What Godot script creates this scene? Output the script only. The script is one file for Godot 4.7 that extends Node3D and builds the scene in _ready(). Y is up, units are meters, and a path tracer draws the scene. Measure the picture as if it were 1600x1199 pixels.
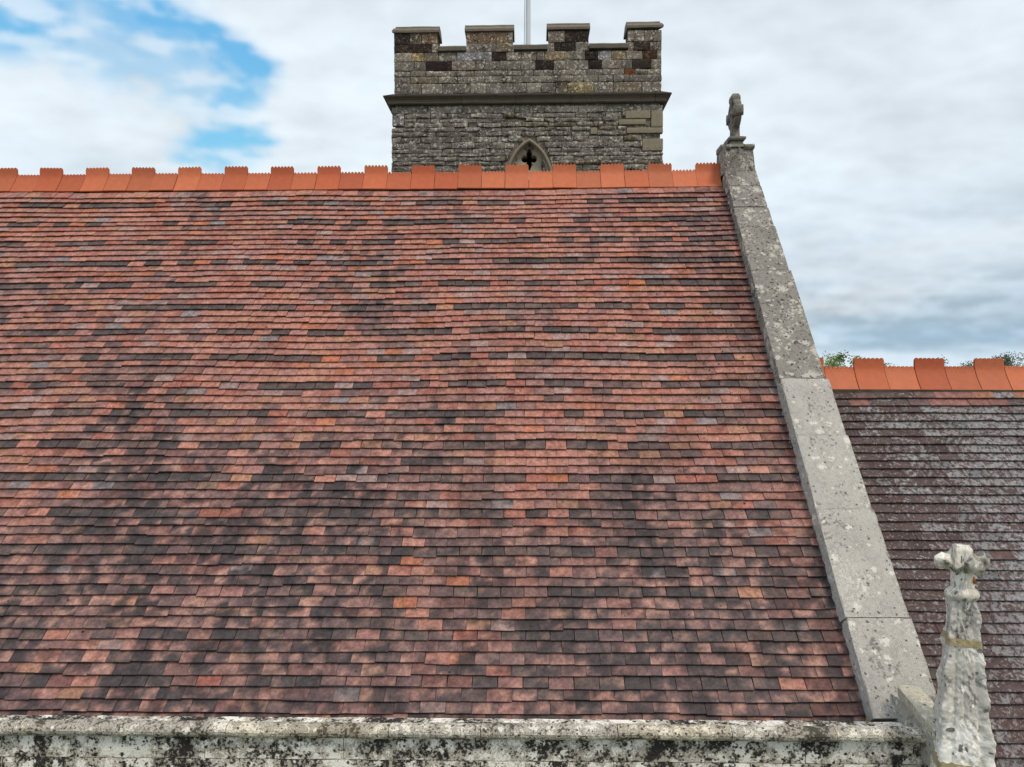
extends Node3D
# A tiled church roof with a gable coping, a tower behind it and a lower roof beside it.

const H := 8.0                      # height of the eye over the ground
const TH := 0.9093                  # pitch of the roofs, radians
const GAUGE := 0.0781
const TILE_W := 0.168
const XG := 2.14                    # where the nave tiles meet the gable coping
const COPE_W := 0.375
var SU := Vector3(0, sin(TH), -cos(TH))     # up the slope
var NU := Vector3(0, cos(TH), sin(TH))      # out of the slope
var P0 := Vector3(0, H - 2.15, -4.76)       # nave slope, s = 0
var Q0 := Vector3(0, H - 2.15, -4.885)      # chancel slope, s = 0
const S_APEX := 5.65
const Q_APEX := 2.82
var rng := RandomNumberGenerator.new()
var M := {}
var na := FastNoiseLite.new()
var nb := FastNoiseLite.new()
var nc := FastNoiseLite.new()

# ---------------------------------------------------------------- mesh helpers
class Buf:
	var v := PackedVector3Array()
	var n := PackedVector3Array()
	var c := PackedColorArray()
	var t := PackedVector2Array()
	var i := PackedInt32Array()
	var col := Color(1, 1, 1)
	func vert(p: Vector3, nn: Vector3, cc: Color, uv: Vector2) -> int:
		v.append(p); n.append(nn); c.append(cc); t.append(uv)
		return v.size() - 1
	func face(a: int, b: int, cc: int) -> void:
		# wound so that Godot's clockwise front agrees with the normal
		if (v[b] - v[a]).cross(v[cc] - v[a]).dot(n[a] + n[b] + n[cc]) > 0.0:
			i.append_array(PackedInt32Array([a, cc, b]))
		else:
			i.append_array(PackedInt32Array([a, b, cc]))
	func quad(a: Vector3, b: Vector3, cc: Vector3, d: Vector3, uva := Vector2.ZERO, uvb := Vector2.RIGHT, uvc := Vector2.ONE, uvd := Vector2.DOWN, out := Vector3.ZERO) -> void:
		var nn := (b - a).cross(cc - a)
		if nn.length_squared() < 1e-14:
			nn = (cc - a).cross(d - a)
		nn = nn.normalized()
		if out != Vector3.ZERO and nn.dot(out) < 0.0:
			nn = -nn
		var k := vert(a, nn, col, uva)
		vert(b, nn, col, uvb); vert(cc, nn, col, uvc); vert(d, nn, col, uvd)
		face(k, k + 1, k + 2); face(k, k + 2, k + 3)
	func grid(pts: Array, closed := false, uvs: Array = [], cols: Array = [], flip := 1.0) -> void:
		# pts: rows of points; smooth normals from neighbours
		var nr := pts.size()
		var m: int = pts[0].size()
		var k := v.size()
		for r in nr:
			for q in m:
				var q0: int = q - 1 if q > 0 else (m - 2 if closed else 0)
				var q1: int = q + 1 if q < m - 1 else (1 if closed else m - 1)
				var du: Vector3 = pts[r][q1] - pts[r][q0]
				var dv: Vector3 = pts[mini(r + 1, nr - 1)][q] - pts[maxi(r - 1, 0)][q]
				var nn := du.cross(dv) * flip
				nn = nn.normalized() if nn.length_squared() > 1e-16 else Vector3.UP
				vert(pts[r][q], nn, cols[r][q] if cols else col, uvs[r][q] if uvs else Vector2(float(q) / (m - 1), float(r) / (nr - 1)))
		for r in nr - 1:
			for q in m - 1:
				var a := k + r * m + q
				face(a, a + 1, a + m + 1); face(a, a + m + 1, a + m)
	func box(lo: Vector3, hi: Vector3, uvs := 1.0) -> void:
		var e := hi - lo
		for ax in 3:
			var b1 := (ax + 1) % 3
			var b2 := (ax + 2) % 3
			for sgn in 2:
				var o := lo
				o[ax] = hi[ax] if sgn else lo[ax]
				var u := Vector3.ZERO; u[b1] = e[b1]
				var w := Vector3.ZERO; w[b2] = e[b2]
				var nn := Vector3.ZERO; nn[ax] = 1.0 if sgn else -1.0
				quad(o, o + u, o + u + w, o + w, Vector2.ZERO, Vector2(e[b1], 0) * uvs, Vector2(e[b1], e[b2]) * uvs, Vector2(0, e[b2]) * uvs, nn)
	func mesh(m: Material) -> ArrayMesh:
		var a := []
		a.resize(Mesh.ARRAY_MAX)
		a[Mesh.ARRAY_VERTEX] = v; a[Mesh.ARRAY_NORMAL] = n; a[Mesh.ARRAY_COLOR] = c; a[Mesh.ARRAY_TEX_UV] = t; a[Mesh.ARRAY_INDEX] = i
		var am := ArrayMesh.new()
		am.add_surface_from_arrays(Mesh.PRIMITIVE_TRIANGLES, a)
		am.surface_set_material(0, m)
		return am

var bases := {}
func thing(called: String, label: String, category: String, at: Vector3, group := "") -> Node3D:
	var o := Node3D.new()
	o.name = called
	add_child(o, true)
	o.position = at
	bases[o] = at
	o.set_meta("label", label); o.set_meta("category", category)
	if group: o.set_meta("group", group)
	return o
func part(called: String, b: Buf, m: Material, parent: Node3D, label := "") -> MeshInstance3D:
	var o := MeshInstance3D.new()
	o.name = called
	o.mesh = b.mesh(m)
	parent.add_child(o, true)
	if bases.has(parent): o.position = -bases[parent]
	if label: o.set_meta("label", label)
	return o
func struct(called: String, b: Buf, m: Material) -> MeshInstance3D:
	var o := MeshInstance3D.new()
	o.name = called
	o.mesh = b.mesh(m)
	add_child(o, true)
	o.set_meta("kind", "structure")
	return o

func lin(r: float, g: float, b: float) -> Color:      # 0..255 sRGB to linear
	return Color(r / 255.0, g / 255.0, b / 255.0).srgb_to_linear()
func s01(a: float, b: float, x: float) -> float:
	return smoothstep(a, b, x)

# ---------------------------------------------------------------- textures
func noise_bytes(w: int, h: int, sd: int, freq: float, oct: int, gain := 0.5, kind := FastNoiseLite.TYPE_SIMPLEX_SMOOTH) -> PackedByteArray:
	var f := FastNoiseLite.new()
	f.seed = sd; f.frequency = freq; f.noise_type = kind
	f.fractal_type = FastNoiseLite.FRACTAL_FBM if oct > 1 else FastNoiseLite.FRACTAL_NONE
	f.fractal_octaves = oct; f.fractal_gain = gain
	var im := f.get_seamless_image(w, h, false, false, 0.12)
	im.convert(Image.FORMAT_L8)
	return im.get_data()
func cell_bytes(w: int, h: int, sd: int, freq: float) -> PackedByteArray:
	var f := FastNoiseLite.new()
	f.seed = sd; f.frequency = freq; f.noise_type = FastNoiseLite.TYPE_CELLULAR
	f.cellular_return_type = FastNoiseLite.RETURN_DISTANCE
	f.fractal_type = FastNoiseLite.FRACTAL_NONE
	f.domain_warp_enabled = true; f.domain_warp_frequency = freq * 2.0; f.domain_warp_amplitude = 0.3 / freq
	var im := f.get_seamless_image(w, h, false, false, 0.12)
	im.convert(Image.FORMAT_L8)
	return im.get_data()
func texture(w: int, h: int, data: PackedByteArray, fmt := Image.FORMAT_RGB8) -> ImageTexture:
	return ImageTexture.create_from_image(Image.create_from_data(w, h, false, fmt, data))
func material(tex: Texture2D, rough: float, vertex := false, height: Texture2D = null, hs := 0.0) -> StandardMaterial3D:
	var m := StandardMaterial3D.new()
	m.albedo_texture = tex
	m.roughness = rough
	m.metallic_specular = 0.35
	m.vertex_color_use_as_albedo = vertex
	if height:
		m.heightmap_enabled = true; m.heightmap_texture = height; m.heightmap_scale = hs
	return m

# stone with lichen: base tones, dark crust, pale crust, round growths, pits. Thresholds 0..1 on the noise.
func stone_tex(w: int, h: int, sd: int, px_m: float, o: Dictionary) -> Array:
	var wide := noise_bytes(w, h, sd + 5, 1.6 / px_m, 3, 0.5)
	var big := noise_bytes(w, h, sd, o.get("big", 6.0) / px_m, 5, 0.62)
	var mid := noise_bytes(w, h, sd + 1, o.get("mid", 20.0) / px_m, 4, 0.66)
	var fine := noise_bytes(w, h, sd + 3, 0.34, 2, 0.75)
	var base: Color = o.base; var base2: Color = o.base2; var dark: Color = o.dark; var pale: Color = o.pale
	var dark_at: float = o.dark_at; var pale_at: float = o.pale_at; var ochre_at: float = o.get("ochre_at", 9.0)
	var sharp: float = o.get("sharp", 12.0); var grain: float = o.get("grain", 0.5); var sway: float = o.get("sway", 0.0)
	var ochre: Color = o.get("ochre", Color(0.60, 0.47, 0.24))
	var data := PackedByteArray(); data.resize(w * h * 3)
	var hd := PackedByteArray(); hd.resize(w * h)
	var spots := PackedFloat32Array(); spots.resize(w * h)
	var pits := PackedFloat32Array(); pits.resize(w * h)
	var rg := RandomNumberGenerator.new(); rg.seed = sd
	var discs: int = o.get("discs", 0)
	var n_pits: int = o.get("pits", 0)
	for k in discs + n_pits:
		var cx := rg.randi() % w
		var cy := rg.randi() % h
		var r: float = rg.randf_range(0.004, 0.016) * px_m * (1.0 if rg.randf() < 0.8 else 2.2) * o.get("disc_size", 1.0)
		if k >= discs: r = rg.randf_range(0.002, 0.008) * px_m * o.get("pit_size", 1.0)
		var sq := rg.randf_range(0.8, 1.3)
		for y in range(int(cy - r * 1.7), int(cy + r * 1.7) + 1):
			for x in range(int(cx - r * 1.7), int(cx + r * 1.7) + 1):
				var q := posmod(y, h) * w + posmod(x, w)
				var d := Vector2(x - cx, (y - cy) * sq).length() / maxf(r, 0.6) + (mid[q] - 128) / 120.0 + (fine[q] - 128) / 500.0
				if k < discs: spots[q] = maxf(spots[q], clampf((1.0 - d) * 4.0, 0, 1))
				else: pits[q] = maxf(pits[q], clampf((1.0 - d) * 3.0, 0, 1))
	for q in w * h:
		var f := fine[q] / 255.0
		var b := big[q] / 255.0
		var m1 := mid[q] / 255.0
		var wd := (wide[q] / 255.0 - 0.5) * sway
		var cc := base.lerp(base2, clampf(b * 0.9 + m1 * 0.7 - 0.3 + (f - 0.5) * grain, 0, 1))
		cc = cc.lerp(pale, clampf((m1 * 0.45 + (1.0 - b) * 0.55 + (f - 0.5) * 0.12 - pale_at - wd) * sharp, 0, 1) * 0.9)
		cc = cc.lerp(pale, spots[q] * (0.75 + 0.25 * f))
		var dk := clampf((m1 * 0.5 + b * 0.5 + (f - 0.5) * 0.22 - dark_at + wd) * sharp, 0, 1) * (1.0 - spots[q] * 0.9)
		cc = cc.lerp(dark, dk * (0.75 + 0.25 * f))
		if ochre_at < 1.5:
			cc = cc.lerp(ochre, clampf((m1 * 0.7 + (1.0 - b) * 0.3 + (f - 0.5) * 0.35 - ochre_at) * 9.0, 0, 0.7))
		cc = cc.lerp(dark, pits[q] * 0.9)
		cc = cc * (1.0 + (f - 0.5) * grain * 0.35)
		data[q * 3] = int(clampf(cc.r, 0, 1) * 255); data[q * 3 + 1] = int(clampf(cc.g, 0, 1) * 255); data[q * 3 + 2] = int(clampf(cc.b, 0, 1) * 255)
		hd[q] = int(clampf(0.30 + 0.3 * f + 0.3 * m1 + 0.1 * b - pits[q] * 0.3 + spots[q] * 0.06, 0, 1) * 255)
	return [texture(w, h, data), texture(w, h, hd, Image.FORMAT_L8)]

func clay_tex(w: int, sd: int, lich: float) -> ImageTexture:
	# the surface of a clay tile: kiln mottle, sand grain, specks; lich > 0 adds crusts of grey lichen
	var big := noise_bytes(w, w, sd, 0.012, 3)
	var streak := noise_bytes(w, w, sd + 4, 0.03, 3)
	var fine := noise_bytes(w, w, sd + 1, 0.3, 2, 0.7)
	var l1 := noise_bytes(w, w, sd + 2, 0.026, 5, 0.65)
	var l2 := noise_bytes(w, w, sd + 3, 0.05, 3, 0.6)
	var data := PackedByteArray(); data.resize(w * w * 3)
	for q in w * w:
		var f := fine[q] / 255.0
		var g := 0.85 + 0.26 * (big[q] / 255.0 - 0.5) + 0.24 * (streak[q] / 255.0 - 0.5) + 0.22 * (f - 0.5)
		var cc := Color(g, g, g)
		var sp := l2[q] / 255.0 * 0.6 + f * 0.4
		if lich <= 0.0:
			if sp > 0.745: cc = cc.lerp(Color(0.98, 0.97, 0.93), 0.45)
			if sp < 0.262: cc = cc.lerp(Color(0.25, 0.22, 0.2), 0.6)
		else:
			cc = Color(0.37, 0.292, 0.282).lerp(Color(0.265, 0.232, 0.228), l2[q] / 255.0) * (0.65 + 0.55 * g)
			var a := clampf((l1[q] / 255.0 * 0.75 + l2[q] / 255.0 * 0.25 - (0.70 - lich * 0.36)) * 7.0 + (f - 0.5) * 1.2, 0, 1)
			cc = cc.lerp(Color(0.49, 0.485, 0.49).lerp(Color(0.66, 0.655, 0.655), f), a * 0.86)
			if sp < 0.38: cc = cc.lerp(Color(0.17, 0.155, 0.155), clampf((0.38 - sp) * 12.0, 0, 0.8))
			if sp > 0.70: cc = cc.lerp(Color(0.86, 0.86, 0.83), 0.75)
		data[q * 3] = int(clampf(cc.r, 0, 1) * 255); data[q * 3 + 1] = int(clampf(cc.g, 0, 1) * 255); data[q * 3 + 2] = int(clampf(cc.b, 0, 1) * 255)
	return texture(w, w, data)

func make_materials() -> void:
	M.clay = material(clay_tex(1024, 11, 0.0), 0.62, true)
	for k in 3:
		M["old_clay_%d" % k] = material(clay_tex(512, 31 + 7 * k, [0.3, 0.62, 0.95][k]), 0.8, true)
	var g := noise_bytes(256, 256, 5, 0.25, 2, 0.7)
	var gb := noise_bytes(256, 256, 6, 0.02, 4)
	var d := PackedByteArray(); d.resize(256 * 256 * 3)
	for q in 256 * 256:
		var x := 0.88 + 0.06 * (gb[q] / 255.0 - 0.5) + 0.08 * (g[q] / 255.0 - 0.5) + (0.08 if g[q] > 225 else 0.0)
		for e in 3: d[q * 3 + e] = int(clampf(x, 0, 1) * 255)
	M.ridge = material(texture(256, 256, d), 0.6, true)
	M.ridge.uv1_scale = Vector3(0.7, 0.7, 1)
	# the nave parapet: pale limestone under black and white crusts
	var t := stone_tex(2048, 256, 101, 330.0, {"base": Color(0.66, 0.635, 0.60), "base2": Color(0.87, 0.845, 0.79), "dark": Color(0.14, 0.135, 0.13), "pale": Color(1.0, 0.99, 0.96), "dark_at": 0.53, "pale_at": 0.54, "ochre_at": 0.84, "discs": 420, "pits": 1200, "sharp": 13.0, "sway": 0.36, "disc_size": 1.8, "big": 7.0, "mid": 34.0, "pit_size": 1.3, "grain": 0.8})
	M.parapet = material(t[0], 0.95, true, t[1], 1.0)
	t = stone_tex(2048, 256, 131, 330.0, {"base": Color(0.56, 0.54, 0.505), "base2": Color(0.80, 0.78, 0.74), "dark": Color(0.27, 0.255, 0.22), "pale": Color(0.92, 0.905, 0.86), "dark_at": 0.555, "pale_at": 0.60, "ochre_at": 0.72, "discs": 380, "pits": 3000, "sharp": 11.0, "sway": 0.4, "grain": 1.2, "mid": 34.0, "big": 8.0})
	M.roll = material(t[0], 0.95, true, t[1], 1.0)
	t = stone_tex(768, 768, 161, 560.0, {"base": Color(0.47, 0.457, 0.437), "base2": Color(0.62, 0.605, 0.58), "dark": Color(0.29, 0.28, 0.272), "pale": Color(0.77, 0.75, 0.715), "dark_at": 0.61, "pale_at": 0.63, "discs": 420, "pits": 1500, "sharp": 6.0, "sway": 0.3, "disc_size": 1.1, "mid": 30.0, "grain": 1.1})
	M.cope_dark = material(t[0], 0.95, true, t[1], 0.8)
	t = stone_tex(768, 768, 171, 560.0, {"base": Color(0.64, 0.63, 0.61), "base2": Color(0.81, 0.80, 0.775), "dark": Color(0.42, 0.40, 0.38), "pale": Color(0.90, 0.885, 0.85), "dark_at": 0.66, "pale_at": 0.62, "discs": 160, "pits": 420, "sharp": 4.5, "sway": 0.35, "mid": 30.0, "grain": 1.2})
	M.cope_pale = material(t[0], 0.95, true, t[1], 0.8)
	t = stone_tex(768, 768, 181, 700.0, {"base": Color(0.72, 0.705, 0.68), "base2": Color(0.90, 0.885, 0.855), "dark": Color(0.44, 0.435, 0.43), "pale": Color(1.0, 0.99, 0.97), "dark_at": 0.66, "pale_at": 0.60, "ochre_at": 0.86, "discs": 30, "pits": 120, "sharp": 6.0, "sway": 0.8, "pit_size": 2.2})
	M.pinnacle = material(t[0], 0.95, true, t[1], 0.45)
	t = stone_tex(1024, 1024, 191, 300.0, {"base": Color(0.52, 0.50, 0.48), "base2": Color(0.70, 0.675, 0.64), "dark": Color(0.24, 0.23, 0.22), "pale": Color(1.0, 0.99, 0.97), "dark_at": 0.60, "pale_at": 0.68, "discs": 6500, "pits": 3500, "sharp": 9.0, "grain": 1.3, "sway": 0.3, "disc_size": 0.8, "mid": 28.0})
	M.tower = material(t[0], 0.95, true, t[1], 1.4)
	M.tower.uv1_triplanar = true; M.tower.uv1_world_triplanar = true; M.tower.uv1_scale = Vector3(0.29, 0.29, 0.29)
	t = stone_tex(512, 512, 201, 300.0, {"base": Color(0.78, 0.76, 0.73), "base2": Color(0.93, 0.91, 0.88), "dark": Color(0.5, 0.48, 0.46), "pale": Color(1, 1, 1), "dark_at": 0.68, "pale_at": 0.74, "pits": 120, "sharp": 6.0, "grain": 0.6})
	M.trim = material(t[0], 0.95, true, t[1], 0.5)
	M.trim.uv1_triplanar = true; M.trim.uv1_world_triplanar = true; M.trim.uv1_scale = Vector3(0.6, 0.6, 0.6)
	for k in ["parapet", "roll", "cope_dark", "cope_pale", "pinnacle", "tower", "trim"]: M[k].albedo_color = Color(1.0, 0.984, 0.972)
	M.plain = StandardMaterial3D.new(); M.plain.vertex_color_use_as_albedo = true; M.plain.roughness = 0.9
	M.paint = StandardMaterial3D.new(); M.paint.vertex_color_use_as_albedo = true; M.paint.roughness = 0.35
	M.leaf = StandardMaterial3D.new(); M.leaf.vertex_color_use_as_albedo = true; M.leaf.roughness = 0.6
	M.leaf.backlight_enabled = true; M.leaf.backlight = Color(0.25, 0.3, 0.1)
	var gt := noise_bytes(512, 512, 77, 0.05, 5)
	var gd := PackedByteArray(); gd.resize(512 * 512 * 3)
	for q in 512 * 512:
		var x := gt[q] / 255.0
		gd[q * 3] = int(78 + 36 * x); gd[q * 3 + 1] = int(82 + 34 * x); gd[q * 3 + 2] = int(56 + 22 * x)
	M.grass = material(texture(512, 512, gd), 0.95)
	M.grass.uv1_scale = Vector3(200, 200, 1)

# ---------------------------------------------------------------- sky
func make_sky() -> ImageTexture:
	var w := 1600
	var h := 800
	var im := Image.create_empty(w, h, false, Image.FORMAT_RGBF)
	im.fill(Color(0.36, 0.37, 0.36))
	var f1 := FastNoiseLite.new(); f1.seed = 3; f1.frequency = 0.55; f1.fractal_octaves = 6; f1.fractal_gain = 0.52
	var f2 := FastNoiseLite.new(); f2.seed = 9; f2.frequency = 1.2; f2.fractal_octaves = 6; f2.fractal_gain = 0.56
	var f3 := FastNoiseLite.new(); f3.seed = 21; f3.frequency = 0.05; f3.fractal_octaves = 4; f3.fractal_gain = 0.5
	# gaps of blue between the clouds, as strokes in degrees (azimuth, height): from, to, half width, depth
	var gaps := [
		[-37.0, 22.2, -33.0, 22.4, 1.6, 1.0], [-33.0, 23.4, -31.5, 25.0, 1.5, 0.85], [-29.5, 25.5, -25.0, 23.0, 2.0, 0.85], [-26.5, 25.5, -22.5, 23.6, 1.5, 1.1],
		[-23.0, 24.0, -19.8, 22.0, 1.4, 1.15], [-22.0, 22.0, -20.6, 20.0, 1.3, 0.9], [-21.3, 20.4, -22.4, 18.2, 0.9, 0.85], [-24.5, 16.2, -19.0, 16.8, 1.0, 0.95], [-24.0, 15.7, -20.6, 15.2, 0.6, 0.8],
		[-31.5, 21.6, -25.0, 20.0, 0.9, 0.5], [-29.0, 22.6, -22.0, 20.6, 1.6, 0.65], [-37.0, 24.5, -33.0, 24.5, 1.0, 0.6], [-35.5, 22.3, -24.0, 19.2, 1.1, 0.55], [-26.0, 20.3, -22.5, 17.0, 0.7, 0.4],
		[-70.0, 24.0, -58.0, 30.0, 4.0, 1.0], [-95.0, 30.0, -84.0, 24.0, 4.0, 1.0], [60.0, 32.0, 72.0, 27.0, 3.0, 0.9], [110.0, 20.0, 124.0, 26.0, 4.0, 1.0], [150.0, 34.0, 165.0, 28.0, 4.0, 1.0], [-160.0, 18.0, -146.0, 24.0, 4.0, 0.9], [-120.0, 44.0, -105.0, 38.0, 5.0, 1.0], [20.0, 50.0, 40.0, 56.0, 5.0, 0.9], [-40.0, 52.0, -20.0, 46.0, 5.0, 1.0]]
	for y in h / 2:
		var el := 90.0 - (y + 0.5) / h * 180.0
		var er := deg_to_rad(el)
		for x in w:
			var az := (x + 0.5) / w * 360.0
			if az > 180.0: az -= 360.0
			var ar := deg_to_rad(az)
			var d := Vector3(sin(ar) * cos(er), sin(er), -cos(ar) * cos(er))
			var k := 1.0 / (d.y + 0.16)
			var p := Vector2(d.x, d.z) * k
			var a := f1.get_noise_2d(p.x * 1.6 + 5.0, p.y * 1.6)
			var b := f2.get_noise_2d(p.x * 1.7, p.y * 1.7 + 11.0)
			# cloud brightness: pale grey-white with soft modelling, greyer towards the bands low down
			var b2 := f2.get_noise_2d(p.x * 3.6 + 30.0 + 2.0 * p.y, p.y * 5.0 - 3.0)
			var puff := 1.0 - 2.4 * absf(f2.get_noise_2d(p.x * 2.2 - 8.0, p.y * 3.0 + 4.0))
			var lum := 0.74 + 0.13 * a + 0.05 * b + 0.05 * b2 + 0.06 * puff
			var band := f3.get_noise_3d(sin(ar) * 45.0, el * 4.2, -cos(ar) * 45.0)
			var low := s01(18.0, 3.0, el)
			lum -= low * (0.05 + 0.34 * maxf(0.0, band + 0.06 + 0.25 * a))
			var blue_wash := low * clampf(0.30 + 0.9 * band, 0.0, 0.75)
			# a long dark bank and a bright strip at the skyline
			var side := 0.55 + 0.45 * sin(ar * 2.0 + 0.6)
			var bank := exp(-pow((el - 6.2 - 0.03 * (az - 25.0) - 5.0 * a) / 1.3, 2.0)) * side * s01(-0.25, 0.2, b + 0.4 * a + 0.12)
			lum -= 0.17 * bank
			blue_wash += 0.15 * bank
			var low_bank := exp(-pow((el - 3.3 - 2.0 * b) / 1.0, 2.0)) * side
			lum -= 0.09 * low_bank
			blue_wash += 0.4 * low_bank
			var strip := s01(2.6, 1.7, el + 0.8 * b)
			lum = lerpf(lum, 0.80, strip * 0.85)
			blue_wash *= 1.0 - 0.7 * strip
			lum *= 1.0 + 0.05 * s01(10.0, -30.0, az) * s01(-180.0, -60.0, az)
			var cl := Color(lum * 0.885, lum * 0.985, lum * 1.065).lerp(Color(lum * 0.66, lum * 0.92, lum * 1.14), clampf(blue_wash, 0, 1))
			# gaps
			var gap := 0.0
			var wz := az + 1.3 + 4.0 * a + 1.6 * b + 0.9 * b2
			var we := el + 2.2 * b + 1.0 * a + 0.7 * b2
			for s in gaps:
				if absf(el - s[1]) > 14.0 or absf(az - s[0]) > 26.0: continue
				var ax := Vector2((wz - s[0]) * cos(er), we - s[1])
				var ab := Vector2((s[2] - s[0]) * cos(er), s[3] - s[1])
				var u := clampf(ax.dot(ab) / ab.length_squared(), 0, 1)
				var dist: float = (ax - ab * u).length() / s[4]
				gap = maxf(gap, s[5] * s01(2.0, 0.3, dist))
			gap = clampf(gap * (1.05 - 0.7 * s01(-0.2, 0.35, b2 + 0.4 * b)), 0, 1)
			var blue := Color(0.15, 0.44, 0.74).lerp(Color(0.23, 0.57, 0.81), s01(25.0, 14.0, el))
			cl = cl.lerp(blue, gap)
			im.set_pixel(x, y, cl)
	return ImageTexture.create_from_image(im)

# ---------------------------------------------------------------- tiles
var stains := []
func tile_colour(x: float, s: float, base: Color, f: float, own: Vector2, amp: float) -> Color:
	# kiln flashing inside one tile and soot that runs softly over several
	var m := na.get_noise_2d(own.x + x * 95.0, own.y + s * 125.0)
	var g := nb.get_noise_2d(x * 6.5 + 7.0, s * 1.3)
	var cc := base
	var smoke := s01(0.0, 0.55, m * 0.85 + g * 0.42 + amp * 0.30 - 0.14) * (0.22 + 0.62 * amp)
	cc = cc.lerp(lin(74, 66, 67), smoke)
	var glow := s01(0.12, 0.55, -m * 0.9 - g * 0.3 + 0.05) * (0.16 + 0.5 * amp)
	cc = cc.lerp(lin(218, 164, 146), glow)
	var st := 0.0
	var wob := 0.9 * nb.get_noise_2d(x * 5.0, s * 5.0)
	for q in stains:
		if absf(s - q[1]) > q[3] * 2.0: continue
		var d := Vector2((x - q[0] - (s - q[1]) * q[4]) / q[2], (s - q[1]) / q[3]).length() + wob
		st = maxf(st, s01(1.3, 0.1, d) * q[5] * 0.55)
	return cc.lerp(lin(64, 57, 58), st)

func pick(r: float, list: Array) -> Color:
	var acc := 0.0
	for e in list:
		acc += e[0]
		if r < acc: return lin(e[1], e[2], e[3])
	var z: Array = list[list.size() - 1]
	return lin(z[1], z[2], z[3])

const LIGHT := [[0.37, 200, 137, 119], [0.25, 180, 129, 121], [0.18, 184, 113, 97], [0.08, 196, 141, 113], [0.03, 208, 126, 90], [0.08, 182, 153, 147], [0.01, 150, 147, 149]]
const MIDDLE := [[0.28, 150, 111, 105], [0.33, 127, 101, 100], [0.14, 142, 97, 91], [0.2, 111, 94, 93], [0.03, 155, 121, 104], [0.02, 134, 129, 131]]
const DARK := [[0.45, 84, 78, 78], [0.25, 102, 90, 88], [0.2, 72, 69, 70], [0.1, 112, 91, 86]]

func lay_tile(b: Buf, o: Vector3, s: float, x0: float, x1: float, opt: Dictionary) -> void:
	# o: the slope's foot; the tile's tail lies at s, between x0 and x1
	var nx := 5
	var ny := 4
	var length := 0.128
	var cx := (x0 + x1) * 0.5
	var half := (x1 - x0) * 0.5
	var wave: float = nc.get_noise_2d(cx * 0.5, s * 0.5) * 0.03
	var slip: float = opt.slip
	var turn: float = opt.turn
	var lift: float = opt.lift
	var roll: float = opt.roll
	var th: float = 0.0095 * opt.thick
	var tilt: float = 0.24 + opt.lift * 6.0
	var camber: float = opt.camber
	var pts := []
	var uvs := []
	var cols := []
	for j in ny + 1:
		var d: float = [0.0, 0.027, 0.054, 0.085, length][j]
		var row := []
		var ur := []
		var cr := []
		for q in nx + 1:
			var u := float(q) / nx * 2.0 - 1.0
			var x := cx + half * u - turn * d
			var ss: float = s + slip + d + turn * half * u + opt.bow * u * u * (1.0 if j == 0 else 0.3)
			var hh: float = 0.03 + lift + wave - d * tilt + roll * half * u - camber * u * u - camber * 1.2 * pow(d / length - 0.35, 2.0)
			row.append(o + Vector3(x, 0, 0) + SU * ss + NU * hh)
			ur.append(Vector2(opt.uv.x + (half * (u + 1.0)) * 1.15, opt.uv.y + d * 1.15))
			cr.append(tile_colour(x, ss, opt.col, opt.f, opt.own, opt.amp) if not opt.has("plain") else opt.col * (1.0 + 0.12 * na.get_noise_2d(x * 9.0 + opt.own.x, ss * 9.0)))
		pts.append(row); uvs.append(ur); cols.append(cr)
	b.grid(pts, false, uvs, cols)
	# tail and sides
	for q in nx:
		b.col = cols[0][q]
		b.quad(pts[0][q], pts[0][q + 1], pts[0][q + 1] - NU * th, pts[0][q] - NU * th, uvs[0][q], uvs[0][q + 1], uvs[0][q + 1] + Vector2(0, 0.015), uvs[0][q] + Vector2(0, 0.015), -SU)
	for e in [0, nx]:
		b.col = cols[1][e]
		b.quad(pts[0][e], pts[ny][e], pts[ny][e] - NU * th, pts[0][e] - NU * th, uvs[0][e], uvs[ny][e], uvs[ny][e], uvs[0][e], Vector3(-1 if e == 0 else 1, 0, 0))

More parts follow.
